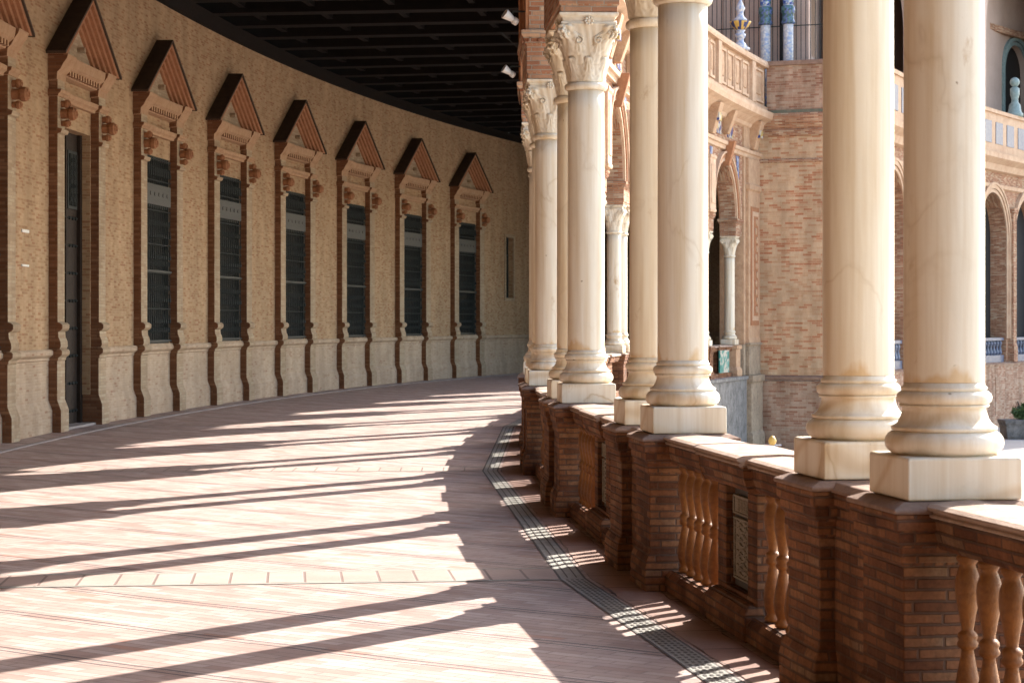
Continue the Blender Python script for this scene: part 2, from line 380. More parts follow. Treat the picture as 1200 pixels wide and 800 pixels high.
# drain: straight runs between the cross bands
def seg(mbx, p, q, w0, w1, z0, z1, m=0):
    d = (q-p).normalized(); n = Vector((-d.y, d.x, 0))
    mbx.add([tuple(p+n*w0+Vector((0,0,z0))), tuple(p+n*w1+Vector((0,0,z0))), tuple(q+n*w1+Vector((0,0,z0))), tuple(q+n*w0+Vector((0,0,z0))),
             tuple(p+n*w0+Vector((0,0,z1))), tuple(p+n*w1+Vector((0,0,z1))), tuple(q+n*w1+Vector((0,0,z1))), tuple(q+n*w0+Vector((0,0,z1)))],
            [(7,6,5,4)], m)
kn = [PAIRS[KIDX.index(k)]-.15 for k in (-3, -1, 1, 3, 5, 7)]
dr = empty('floor_drain', P(4.75, .75), label='narrow grey stone drain line let into the red paving beside the balustrade', cat='drain')
for a, b in zip(kn[:-1], kn[1:]):
    p, q = P(a, .66), P(b, .66)
    mb = MB(); W = .15
    seg(mb, p, q, -W/2, W/2, -.05, .0045)
    seg(mb, p, q, -W/2-.016, -W/2, -.05, .0045, 1); seg(mb, p, q, W/2, W/2+.016, -.05, .0045, 1)
    dd = (q-p); ln = dd.length; dd.normalize(); n_ = Vector((-dd.y, dd.x, 0))
    near = b < 6
    if near:
        k = 0; t = .04
        while t < ln-.06:
            for w in (-.05, -.017, .017, .05):
                c = p+dd*t+n_*w; seg(mb, c-dd*.022, c+dd*.022, -.009, .009, .009, .0075, 1)
            t += .075
    else:
        for w in (-.03, .03): seg(mb, p+n_*w+dd*.05, q+n_*w-dd*.05, -.005, .005, .0093, .0075, 1)
    o = mb.build('drain_cover', [M['drain'], M['draindark']], parent=dr, xf=lambda v: Vector(v)); o.data.update()
# strip of large tiles between drain and balustrade
mb = MB()
for a, b in zip(kn[:-1], kn[1:]):
    n = 8
    for i in range(n):
        f0, f1 = i/n, (i+1)/n
        pa, pb = P(a, .66), P(b, .66)
        p0 = pa.lerp(pb, f0); p1 = pa.lerp(pb, f1); q0 = P(a+(b-a)*f0, .2); q1 = P(a+(b-a)*f1, .2)
        d0 = (q0-p0).normalized()*.118; 
        mb.add([(p0+d0+Vector((0,0,.004))), (q0+Vector((0,0,.004))), (q1+Vector((0,0,.004))), (p1+d0+Vector((0,0,.004)))], [(0,1,2,3)])
o = mb.build('edge_paving', M['edgetile'], xf=lambda v: Vector(v)); tag(o, kind='structure')
me = o.data
for pl in me.polygons:
    i = pl.index; u0 = (kn[1]-kn[0])/8*i
    for li, uvv in zip(pl.loop_indices, [(u0, .6), (u0, 0), (u0+1.226, 0), (u0+1.226, .6)]): me.uv_layers[0].data[li].uv = uvv
# kerb strip along the wall
mb = MB(); mb.sweep([(7.02, .001), (7.10, .001), (7.10, .016), (7.02, .016)], frange(-30, 96, 1.2))
o = mb.build('wall_kerb_strip', M['kerb'], xf=bend); tag(o, kind='structure')

# ------------------------------------------------------------------ plaza ground and podium
mb = MB(); mb.box(-150, 300, -150, 400, -2.75, -2.7); o = mb.build('plaza_ground', M['plaza'], xf=lambda v: Vector(v)); tag(o, kind='structure')
mb = MB()
mb.sweep([(8.6,-2.7),(-.40,-2.7),(-.40,-.12),(-.46,-.10),(-.46,.0),(-.33,.0),(-.33,-.02),(8.6,-.21)][::-1], frange(-40, 57.1, 1.2))
o = mb.build('gallery_podium', M['greystone'], xf=bend)
tag(o, label='grey stone podium carrying the far part of the arcade above the plaza', cat='podium')

# ------------------------------------------------------------------ brick pedestals under each pair of columns
def make_pedestal():
    r = empty('column_pedestal')
    for c in (-A_/2, A_/2):
        a0, a1, b0, b1 = c-.25, c+.25, -.26, .26
        mb = MB(); mb.stack([(0,.035),(.15,.035),(.20,.026),(.25,.0),(.74,.0),(.75,.014),(.81,.014),(.82,.03),(.875,.032),(.88,.045),(.945,.045)], a0, a1, b0, b1)
        mb.build('brick_pier', M['redbrick'], r, bev=.01)
        mb = MB(); mb.stack([(.9455,.052),(.957,.058),(.966,.055),(.989,.0),(.9895,-.05)], a0, a1, b0, b1)
        mb.build('ledge', M['ledge'], r, bev=.006)
    mb = MB(); mb.stack([(0,.0),(.12,.0),(.26,-.0),(.88,.0),(.885,.02),(.94,.02)], -A_/2+.24, A_/2-.24, -.19, .19); mb.build('link_wall', M['redbrick'], r, bev=.008)
    mb = MB(); mb.stack([(.9405,.03),(.952,.035),(.984,.0)], -A_/2+.24, A_/2-.24, -.19, .19); mb.build('link_coping', M['ledge'], r, bev=.006)
    return r
# ------------------------------------------------------------------ columns
def superr(t, n): c, s = abs(math.cos(t)), abs(math.sin(t)); return (c**n+s**n)**(-1/n)
def make_column():
    r = empty('marble_column')
    mb = MB(); mb.stack([(.992,-.004),(1.0,0),(1.155,0),(1.163,-.008)], -.2375, .2375, -.2375, .2375); mb.build('plinth', M['marble'], r, bev=.008)
    prof = [(.20,1.1625)]
    for i in range(9):
        t = -PI/2+PI*i/8; prof.append((.196+.044*math.cos(t), 1.212+.047*math.sin(t)))
    prof += [(.212,1.262),(.214,1.275),(.205,1.279),(.190,1.29),(.178,1.31),(.170,1.335),(.168,1.352),(.180,1.356),(.181,1.366)]
    for i in range(7):
        t = -PI/2+PI*i/6; prof.append((.166+.027*math.cos(t), 1.393+.028*math.sin(t)))
    prof += [(.172,1.424),(.173,1.436),(.164,1.441),(.163,1.455)]
    mb = MB(); mb.lathe(0, 0, prof, 48); mb.build('base', M['marble'], r, smooth=True)
    mb = MB()
    pr = [(.1625,1.4555)]+[(.1632-.006*max(0, (i/12-.3))**1.4, 1.46+2.28*i/12) for i in range(13)]
    mb.lathe(0, 0, pr, 48); mb.build('shaft', M['shaft'], r, smooth=True)
    # astragal + bell + abacus
    mb = MB()
    pr = [(.155,3.7405)]+[(.165+.026*math.cos(-PI/2+PI*i/6), 3.772+.032*math.sin(-PI/2+PI*i/6)) for i in range(7)]+[(.16,3.808)]
    mb.lathe(0, 0, pr, 48)
    mb.build('astragal', M['marble'], r, smooth=True)
    mb = MB(); nu, nv = 144, 60; vs = []; fs = []
    for j in range(nv+1):
        v = j/nv; h = 3.806+.50*v
        n = 2+5*v**2.2
        rb = .163+.050*v+.036*v**3
        for i in range(nu):
            t = 2*PI*i/nu
            rr = rb*min(superr(t, n), 1.36)
            d = 0
            # two tiers of leaves, curling out at their tips
            for (c0, w, v0, v1, ph, amp) in ((8, .36, .02, .42, 0, .026), (8, .34, .30, .74, PI/8, .026), (4, .30, .45, .98, PI/4, .05)):
                a = ((t-ph)/(2*PI/c0)) % 1.0; a = abs(a-round(a))
                if v0 < v < v1:
                    q = (v-v0)/(v1-v0); wd = w*math.sqrt(max(0, 1-q*q*.85))*(1+.16*math.sin(q*22))
                    if a < wd:
                        e = 1-(a/wd)**2
                        lobes = .75+.25*math.cos(a/wd*9+q*6)
                        d = max(d, amp*(.35+q**2*.95)*e**.6*lobes-.004*(a < .025))
            d += .0022*math.sin(t*24+v*9)*(v > .1)
            vs.append(((rr+d)*math.cos(t), (rr+d)*math.sin(t), h))
    for j in range(nv):
        for i in range(nu):
            q = (i+1) % nu; fs.append((j*nu+i, j*nu+q, (j+1)*nu+q, (j+1)*nu+i))
    fs.append(tuple(range(nu-1,-1,-1))); fs.append(tuple(range(nv*nu, nv*nu+nu)))
    mb.add(vs, fs)
    # corner volutes
    for sx in (-1, 1):
        for sy in (-1, 1):
            d = Vector((sx, sy, 0)).normalized(); u = Vector((-d.y, d.x, 0))
            for side in (-1, 1):
                c = Vector((sx*.205, sy*.205, 4.225))+u*side*.018
                prev = None
                for k in range(26):
                    a = k/25*PI*3.6; rr = .062*(1-k/30)
                    p = c+d*(rr*math.cos(a)+.0)+Vector((0,0,1))*rr*math.sin(a)+u*side*.012*(k/25)
                    if prev is not None: mb.rod(prev, p, .019*(1-k/45), 6)
                    prev = p
                mb.rod(c-u*.02*side, c+u*.034*side, .017, 8)
    # scrolls between the leaves on each face
    for k in range(4):
        ang = k*PI/2; d = Vector((math.cos(ang), math.sin(ang), 0)); u = Vector((-d.y, d.x, 0))
        for side in (-1, 1):
            prev = None
            for q in range(22):
                a = q/21*PI*2.6; rr = .045*(1-q/26)
                p = d*(.222+.014*q/21)+u*side*(.085+rr*math.cos(a+PI*.2))+Vector((0,0,4.16+rr*math.sin(a+PI*.2)))
                if prev is not None: mb.rod(prev, p, .009, 5)
                prev = p
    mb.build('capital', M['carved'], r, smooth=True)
    mb = MB()
    mb.stack([(4.285,-.045),(4.30,-.012),(4.318,-.012),(4.325,-.03),(4.355,-.022),(4.375,.004),(4.392,.006),(4.40,.004)], -.255, .255, -.255, .255)
    for k in range(4):
        ang = k*PI/2; d = Vector((math.cos(ang), math.sin(ang), 0)); u = Vector((-d.y, d.x, 0))
        for j in range(8):
            a = j*PI/4; mb.rod(d*.235+Vector((0,0,4.325)), d*.266+u*.038*math.cos(a)+Vector((0,0,4.325+.038*math.sin(a))), .011, 5)
        mb.rod(d*.23+Vector((0,0,4.325)), d*.274+Vector((0,0,4.325)), .013, 8)
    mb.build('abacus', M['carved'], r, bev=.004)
    return r
# ------------------------------------------------------------------ balustrade bay (built straight, length between pier faces)
def baluster_mesh():
    mb = MB(); h0, h1 = .14, .80; hm = (h0+h1)/2
    half = [(.034,0),(.043,.004),(.044,.02),(.036,.028),(.030,.04),(.036,.055),(.046,.085),(.0495,.12),(.047,.155),(.040,.195),(.032,.235),(.026,.27),(.023,.292),(.030,.298),(.038,.306),(.040,.318),(.033,.33)]
    prof = [(r*1.02, h0+z) for r, z in half]+[(r*.98, h1-z) for r, z in half[::-1]][1:]
    mb.lathe(0, 0, prof, 16)
    return mb
def make_balustrade(Lh, nb=5):
    """Lh = half the clear length"""
    r = empty('balustrade')
    sc = Lh/1.654
    pc = .45*sc
    mb = MB()
    mb.sweep([(-.17,0),(.185,0),(.185,.095),(.15,.135),(-.15,.135),(-.17,.10)], [-Lh, Lh])
    mb.build('brick_base', M['redbrick'], r, bev=.012)
    mb = MB(); mb.stack([(.0,.0),(.15,.0),(.19,-.03),(.20,-.06)], -pc-.02, pc+.02, -.18, .195); mb.build('pier_foot', M['redbrick'], r, bev=.012)
    pz0, pz1, pw = .22, .77, .25*sc
    for e in (-1, 1):
        a0, a1 = sorted((e*pc, e*pw)); mb = MB(); mb.box(a0, a1, -.12, .12, .136, .80); mb.build('brick_pier', M['redbrick'], r, bev=.006)
    mb = MB(); mb.box(-pw, pw, -.12, .055, .136, .80); mb.build('panel_backing', M['redbrick'], r)
    mb = MB(); mb.box(-pw, pw, .056, .118, .136, pz0); mb.build('panel_sill', M['redbrick'], r)
    mb = MB(); mb.box(-pw+.004, pw-.004, .0555, .068, pz0+.002, pz1-.002, 1)
    mb.box(-pw+.05, pw-.05, .068, .082, pz0+.05, pz1-.16); mb.box(-pw+.05, pw-.05, .068, .084, pz1-.14, pz1-.035)
    for zz in (0, 1, 2, 3):
        c = pz0+.11+zz*.08
        for q in range(10):
            a = q*PI/5; a2 = (q+1)*PI/5; rr = .034
            mb.rod((rr*math.cos(a)*2.4, .084, c+rr*math.sin(a)), (rr*math.cos(a2)*2.4, .084, c+rr*math.sin(a2)), .008, 5)
        mb.rod((-.13, .084, c+.02), (.13, .084, c-.02), .007, 5); mb.rod((-.13, .084, c-.02), (.13, .084, c+.02), .007, 5)
    for e in (-1, 1):
        mb.rod((e*(pw-.065), .085, pz0+.06), (e*(pw-.065), .085, pz1-.17), .008, 5)
        mb.rod((e*(pw-.055), .087, pz1-.14), (e*(pw-.055), .087, pz1-.04), .008, 5)
    for z in (pz1-.135, pz1-.04, pz0+.055, pz1-.165): mb.rod((-pw+.055, .086, z), (pw-.055, .086, z), .008, 5)
    for q in range(7): mb.rod((-.11+q*.036, .086, pz1-.12), (-.11+q*.036, .086, pz1-.055), .007, 5)
    mb.build('relief_panel', [M['panel'], M['paneldark']], r)
    # coping: brick frieze below, thin mouldings, sloped pale top
    g = .045
    for (x0_, x1_, gg, up_) in ((-Lh, -pc-.08, 0, 0), (pc+.08, Lh, 0, 0), (-pc-.08, pc+.08, g, .008)):
        f = [(-.15-gg,.93),(-.16-gg,.87),(-.13-gg,.80),(.13+gg,.80),(.145+gg,.82),(.16+gg,.87),(.165+gg,.93)]
        mb = MB(); mb.sweep([(o, h+up_*(h > .81)) for o, h in f], [x0_, x1_]); mb.build('coping_frieze', M['redbrick'], r, bev=.006)
        f = [(-.20-gg,.931),(.185+gg,.931),(.19+gg,.944),(.176+gg,.948),(.176+gg,.956),(.196+gg,.960),(.200+gg,.972),(.17+gg,.984),(0,.992),(-.18-gg,.975)]
        mb = MB(); mb.sweep([(o, h+up_) for o, h in f], [x0_, x1_]); mb.build('coping', M['coping'], r, bev=.004)
    bmb = baluster_mesh(); first = None
    for e in (-1, 1):
        for i in range(nb):
            a = e*(pc+.20*sc+(Lh-pc-.20*sc-.175*sc)*i/(nb-1))
            if first is None: first = bmb.build('baluster', M['baluster'], r, smooth=True); o = first
            else: o = first.copy(); C.objects.link(o)
            o.parent = r; o.location = (a, 0.085, 0)
    return r

ped0 = make_pedestal(); col0 = make_column(); bal0 = make_balustrade(1.654); bal1 = make_balustrade((4.27-A_)/2-.25, 4)
balE = make_balustrade(1.0, 3)
used = set()
def place(proto, loc, rz, name=None, **kw):
    if id(proto) in used: o = copy_tree(proto)
    else: used.add(id(proto)); o = proto
    o.location = loc; o.rotation_euler = (0, 0, rz); tag(o, **kw); return o
nvis = 0
for k, s in zip(KIDX, PAIRS):
    inview = 0 <= k
    w = ORD[k] if inview else ''
    lab = ('broad brick pedestal under the %s pair of marble columns from the viewer' % w) if inview else 'brick pedestal of the arcade behind the viewer and out of the picture'
    place(ped0, P(s), rot_at(s), label=lab, cat='pedestal', group='brick pedestals under the column pairs')
    for j, e in enumerate((-1, 1)):
        q = s+e*A_/2
        if inview: lab = '%s column of the %s pair from the viewer, cream marble on a square plinth' % (('nearer', 'farther')[j], w)
        else: lab = 'cream marble column of the arcade behind the viewer and out of the picture'
        place(col0, P(q), rot_at(s), label=lab, cat='column', group='paired marble columns of the arcade')
for i in range(len(PAIRS)-1):
    a, b = PAIRS[i], PAIRS[i+1]; k = KIDX[i]; m = (a+b)/2
    if k >= 0: lab = 'red brick balustrade with ochre balusters between the %s and %s column pairs from the viewer' % (ORD[k], ORD[k+1])
    elif k == -1: lab = 'nearest red brick balustrade with ochre balusters, cut off at the right edge of the photo'
    else: lab = 'brick balustrade of the arcade behind the viewer and out of the picture'
    pa, pb = P(a), P(b); d = pb-pa
    place(bal0 if b-a > 4.6 else bal1, (pa+pb)/2, math.atan2(d.y, d.x), label=lab, cat='balustrade', group='brick balustrades between the column pairs')
# last single column, its pedestal and balustrade
c = place(col0, P(LASTCOL), rot_at(LASTCOL), label='small far white column standing alone beside the ornamental pilaster of the pavilion', cat='column', group='paired marble columns of the arcade')
r = empty('column_pedestal', P(LASTCOL), rot_at(LASTCOL), label='far single brick pedestal beside the rough stone pilaster of the pavilion', cat='pedestal')
mb = MB(); mb.stack([(0,.05),(.2,.05),(.3,0),(.84,0),(.86,.04),(.97,.05),(.99,0)], -.3, .3, -.28, .28); mb.build('brick_pier', M['terrapale'], r)
sE0, sE1 = PAIRS[-1]+A_/2+.25, LASTCOL-.28; pa, pb = P(sE0), P(sE1); d = pb-pa
place(balE, (pa+pb)/2, math.atan2(d.y, d.x), label='farthest short balustrade with a green and white tiled panel, beside the lone far column', cat='balustrade', group='brick balustrades between the column pairs')
balE.scale = (d.length/2.0, 1, 1)
mb = MB(); mb.box(-.40, .40, -.26, -.215, .16, .84); mb.build('tiled_panel', M['greentile'], balE)

# ------------------------------------------------------------------ arcade wall over the columns
ar = empty('arcade_wall', P(12), label='tall brick arcade wall of round arches carried by the paired marble columns', cat='arcade')
HS = 4.94; TH = .24
def arch_pts(c, r, n=28, hs=HS): return [(c-r*math.cos(PI*i/n), hs+r*math.sin(PI*i/n)) for i in range(n+1)]
def impost(s0, s1):
    mb = MB()
    mb.stack([(4.402,.0),(4.46,.0),(4.47,.015),(4.78,.015),(4.785,.03),(4.81,.035),(4.83,.035),(4.86,.06),(4.885,.075),(4.93,.078),(4.94,.07)], s0-.25, s1+.25, -.25, .25)
    nd = int((s1-s0+.6)/.11)
    for i in range(nd):
        q = s0-.27+i*.11
        mb.box(q, q+.05, .30, .318, 4.80, 4.845); mb.box(q, q+.05, -.318, -.30, 4.80, 4.845)
    for i in range(5):
        q = -.24+i*.11; mb.box(s0-.318, s0-.30, q, q+.05, 4.80, 4.845)
    o = mb.build('impost', M['archbrick'], ar, xf=bend, bev=.006)
ZT = 8.45
jn = []
for i in range(len(PAIRS)): impost(PAIRS[i]-A_/2, PAIRS[i]+A_/2)
impost(LASTCOL, LASTCOL+.3)
spans = [(PAIRS[i], PAIRS[i+1], PAIRS[i]+A_/2+.25, PAIRS[i+1]-A_/2-.25) for i in range(len(PAIRS)-1)]
spans.append((PAIRS[-1], 57.15, PAIRS[-1]+A_/2+.25, LASTCOL-.25))
for (a, b, c0, c1) in spans:
    c = (c0+c1)/2; r = (c1-c0)/2
    hs = HS+.0
    mb = MB()
    ap = arch_pts(c, r-.03)
    pts = [(a, HS), (ap[0][0], HS)]+ap[1:-1]+[(ap[-1][0], HS), (b, HS)]
    # front strips built as quads so the bend stays clean
    top = ZT
    cols = [(a, HS), (ap[0][0], HS)]+ap[1:-1]+[(ap[-1][0], HS), (b, HS)]
    vs = []; fs = []
    for (ss_, hh) in cols: vs += [(ss_, -TH, hh), (ss_, TH, hh), (ss_, TH, top), (ss_, -TH, top)]
    for i in range(len(cols)-1):
        p, q = i*4, i*4+4
        fs += [(p, q, q+3, p+3), (p+1, p+2, q+2, q+1), (p, p+1, q+1, q)]
    mb.add(vs, fs)
    mb.build('arch_bay', M['archbrick'], ar, xf=bend, recalc=True)
    # archivolt rings, outside and inside
    mb = MB()
    for (r0, r1, o0, o1, mi) in ((r+.02, r+.12, -.30, -.235, 0), (r+.14, r+.24, -.33, -.235, 1), (r+.26, r+.32, -.37, -.235, 0), (r-.02, r+.16, .235, .275, 1), (r+.16, r+.22, .235, .30, 1)):
        n = 28; vs = []; fs = []
        for i in range(n+1):
            t = PI*i/n
            for rr in (r0, r1):
                for oo in (o0, o1): vs.append((c-rr*math.cos(t), oo, HS+rr*math.sin(t)))
        for i in range(n):
            p, q = i*4, i*4+4
            for (x1, x2) in ((0,1),(1,3),(3,2),(2,0)): fs.append((p+x1, p+x2, q+x2, q+x1))
        fs += [(0,1,3,2), (n*4, n*4+2, n*4+3, n*4+1)]
        mb.add(vs, fs, mi)
    mb.rc = True
    mb.build('archivolt', [M['cornice'], M['terra']], ar, xf=bend)
    # keystone bracket and spandrel tiles on the outside
    mb = MB(); mb.frustum((c-.10, c+.10, -.42, -.24), HS+r-.12, (c-.15, c+.15, -.62, -.24), HS+r+.62); mb.build('keystone', M['terra'], ar, xf=bend, bev=.02)
    for e in (-1, 1):
        mb = MB(); mb.poly([(c+e*(r+.05), HS+r+.32), (c+e*(r+.42), HS+r+.32), (c+e*(r+.42), HS+r*.62)], -.262, -.235); mb.build('spandrel_tile', M['bluetile'], ar, xf=bend)
# outer pilaster strips, frieze, cornice
for s in PAIRS: 
    mb = MB(); mb.stack([(4.94,.0),(5.0,.02),(5.05,0),(6.5,0),(6.55,.03),(6.62,.03)], s-.42, s+.42, -.42, -.24)
    mb.box(s-.28, s+.28, -.44, -.42, 5.2, 6.35)
    mb.build('spandrel_pilaster', M['cornice'], ar, xf=bend, bev=.01)
mb = MB()
mb.sweep([(-.24,6.95),(-.32,6.97),(-.34,7.08),(-.40,7.10),(-.42,7.2),(-.24,7.2)], frange(PAIRS[0], SP, 1.2))
mb.sweep([(-.24,7.9),(-.35,7.95),(-.40,8.05),(-.62,8.2),(-.80,8.28),(-.84,8.42),(-.84,8.5),(-.24,8.52),(7.9,8.52),(7.9,8.30),(-.24,8.30)], frange(-20, SP, 1.2))
mb.rc = True
mb.build('cornice', M['cornice'], ar, xf=bend)
for s in PAIRS+[58.2]:
    mb = MB(); mb.frustum((s-.22, s+.22, -.45, -.24), 7.25, (s-.26, s+.26, -.70, -.24), 8.15); mb.build('cornice_bracket', M['terrapale'], ar, xf=bend, bev=.02)
for (a, b, c0, c1) in spans: 
    c = (c0+c1)/2; mb = MB(); mb.frustum((c-.16, c+.16, -.40, -.24), 7.45, (c-.2, c+.2, -.66, -.24), 8.15); mb.build('cornice_bracket', M['terrapale'], ar, xf=bend, bev=.02)
FT = mosaic_mat('yellow_blue_tile', [(0, (.04, .06, .2)), (.4, (.45, .33, .1)), (.7, (.5, .46, .38))], 7)
for (a, b, c0, c1) in spans:
    for e in (-1, 1): 
        c = (c0+c1)/2+e*.85; mb = MB(); mb.box(c-.38, c+.38, -.26, -.235, 7.4, 7.78); mb.build('frieze_tile', FT, ar, xf=bend)
for s in PAIRS[8:]+[58.2]:
    mb = MB(); mb.box(s-.2, s+.2, -.64, -.56, 7.62, 7.86); mb.build('frieze_tile', FT, ar, xf=bend)
# terrace parapet over the cornice
mb = MB()
mb.sweep([(-.62,8.52),(-.30,8.52),(-.30,8.70),(-.62,8.70)], frange(-20, SP, 1.2))
mb.sweep([(-.66,9.98),(-.26,9.98),(-.24,10.06),(-.28,10.18),(-.64,10.18),(-.68,10.06)], frange(-20, SP, 1.2))
mb.sweep([(-.50,8.70),(-.42,8.70),(-.42,9.98),(-.50,9.98)], frange(-20, SP, 1.2))
mb.rc = True
mb.build('parapet', M['cornice'], ar, xf=bend)
for (a, b, c0, c1) in spans+[(57.15, SP, 0, 0)]:
    mb = MB()
    mb.box(a-.25, a+.25, -.64, -.28, 8.701, 9.979)
    n = 4 if b-a > 3 else 1
    for i in range(n):
        q0 = a+.32+(b-a-.64)*i/n+.08; q1 = a+.32+(b-a-.64)*(i+1)/n-.08
        for (u0, u1, z0, z1) in ((q0, q1, 8.8, 8.88), (q0, q1, 9.8, 9.88), (q0, q0+.08, 8.88, 9.8), (q1-.08, q1, 8.88, 9.8)): mb.box(u0, u1, -.56, -.50, z0, z1)
        mb.box(q0+.25, q1-.25, -.54, -.50, 9.05, 9.63, 1)
    mb.build('parapet_panel', [M['cornice'], M['terrapale']], ar, xf=bend, bev=.01)

# finials on the parapet
def vase(m0, m1, m2, nm='terrace_finial'):
    r = empty(nm)
    mb = MB(); mb.lathe(0, 0, [(.30,10.18),(.30,10.24),(.22,10.28),(.18,10.36),(.11,10.44),(.10,10.52),(.14,10.56),(.17,10.62),(.17,10.68),(.10,10.72),(.16,10.80)], 20); mb.build('stem', m0, r, smooth=True)
    mb = MB(); mb.lathe(0, 0, [(.16,10.80),(.24,10.88),(.33,11.02),(.34,11.06),(.26,11.08)], 24); o = mb.build('bowl', [m1, m2], r, smooth=True)
    for p in o.data.polygons:
        a = math.atan2(p.center.y, p.center.x); p.material_index = int((a+PI)/(2*PI)*16) % 2
    mb = MB(); mb.lathe(0, 0, [(.22,11.08),(.20,11.14),(.12,11.22),(.09,11.34),(.12,11.40),(.15,11.48),(.11,11.56),(.05,11.7),(.01,11.95)], 20); mb.build('lid', m0, r, smooth=True)
    return r
v = vase(M['palevase'], M['yellowglaze'], M['navyglaze'])
s_v = 55.9; v.location = P(s_v, -.46); tag(v, label='glazed blue and yellow ceramic vase finial on the far terrace parapet', cat='finial', group='ceramic finials on the terrace parapet')

# ornamental pilaster at the end of the arcade
ep = empty('end_pilaster', P(58.2, -.3), label='broad stone pilaster with a terracotta ornament panel at the inner corner of the pavilion', cat='pilaster')
mb = MB(); mb.box(57.15, SP+.2, -.34, .5, -2.69, 0.0); mb.box(57.15, SP+.2, -.30, .5, 0.001, .99); mb.stack([(-2.69,.06),(-1.9,.06),(-1.8,0),(-.25,0),(-.2,.05),(0,.06)], 57.4, 59.0, -.50, -.30)
mb.stack([(.0,0),(.95,0),(.97,.05),(1.04,.05)], 57.4, 59.0, -.42, -.30); mb.build('stone_base', M['rufstone'], ep, xf=bend, bev=.02)
mb = MB(); mb.box(57.15, SP+.2, -.30, .5, 1.0, ZT); mb.stack([(1.04,.03),(1.2,0),(5.9,0),(5.95,.05),(6.1,.05),(6.15,.0),(6.94,.0)], 57.4, 59.0, -.40, -.30); mb.build('shaft', M['terrapale'], ep, xf=bend, bev=.01)
mb = MB()
for (z0, z1) in ((1.6, 5.4),):
    for (u0, u1, w0, w1, mi) in ((57.65,58.75,z0,z1,0),): mb.box(u0, u1, -.43, -.40, w0, w1, 0)
    mb.box(57.78, 58.62, -.445, -.43, z0+.15, z1-.15, 1); mb.box(57.92, 58.48, -.46, -.445, z0+.3, z1-.3, 0)
    for q in range(11): 
        mb.disc_o(58.2+.08*math.sin(q*1.9), 2.1+q*.28, .11, -.49, -.46, 8, 2)
mb.build('ornament_panel', [M['terra'], M['cornice'], M['terrapale']], ep, xf=bend)

# ------------------------------------------------------------------ upper storey set back behind the terrace
up = empty('upper_storey', P(40, 3), label='pale upper storey wall set back behind the terrace over the arcade', cat='building')
mb = MB(); mb.sweep([(3.0,8.52),(3.4,8.52),(3.4,20),(3.0,20)], frange(-10, SP+1.2, 1.5)); mb.build('wall', M['pinkwall'], up, xf=bend)
mb = MB()
for s in frange(20, 58, 4.9):
    mb = MB(); mb.stack([(8.52,.05),(8.9,0),(12.6,0),(12.7,.08),(12.9,.1)], s-.35, s+.35, 2.7, 3.0); mb.build('pilaster', M['terra'], up, xf=bend)

# ------------------------------------------------------------------ pavilion
PO = -3.2
pv = empty('corner_pavilion', P(SP, PO), label='projecting brick pavilion with a plain side wall and arched front beyond the arcade', cat='building')
GZ = -2.69
mb = MB(); mb.box(SP, SP+.6, PO, -.301, -.05, 8.4); mb.build('side_wall', M['facade'], pv, xf=bend)
mb = MB(); mb.box(SP-.06, SP+.6, PO-.06, -.341, GZ, -.22); mb.build('base_wall', M['facadelow'], pv, xf=bend)
mb = MB(); mb.stack([(-.20,.06),(-.16,.13),(-.08,.14),(-.049,.06),(-.03,.0)], SP, SP+.5, PO, -.36); mb.build('string_course', M['ledge'], pv, xf=bend, bev=.01)
mb = MB()
mb.stack([(6.9,.0),(6.93,.04),(7.0,.04),(7.03,0)], SP-.02, SP+.3, PO-.02, -.31)
mb.stack([(7.75,0),(7.8,.05),(7.95,.08),(8.0,.04),(8.1,.12),(8.2,.2),(8.42,.26),(8.5,.22)], SP-.02, SP+.3, PO, -.31, 0)
mb.build('side_cornice', M['archbrick'], pv, xf=bend, bev=.01)
mb = MB(); mb.box(SP-.24, SP+.5, PO-.26, -.25, 8.501, 8.60); mb.build('moss_line', rough_mat('mossy_ledge', (.07, .09, .06), (.17, .14, .10), 6), pv, xf=bend)
mb = MB(); mb.box(SP-.18, SP+.2, PO-.18, -.60, 8.601, 10.05); mb.build('side_parapet', M['facadelow'], pv, xf=bend)
mb = MB(); mb.box(SP-.26, SP+.28, PO-.26, -.55, 10.051, 10.20); mb.build('parapet_coping', M['ledge'], pv, xf=bend, bev=.02)
# wall between corridor and the room: inner side, leaves the corridor open
mb = MB(); mb.sweep([(-.29,0),(.3,0),(.3,8.4),(-.29,8.4)], frange(SP+.61, 125, 1.5)); mb.rc = True; mb.build('inner_wall', M['shadewall'], pv, xf=bend)
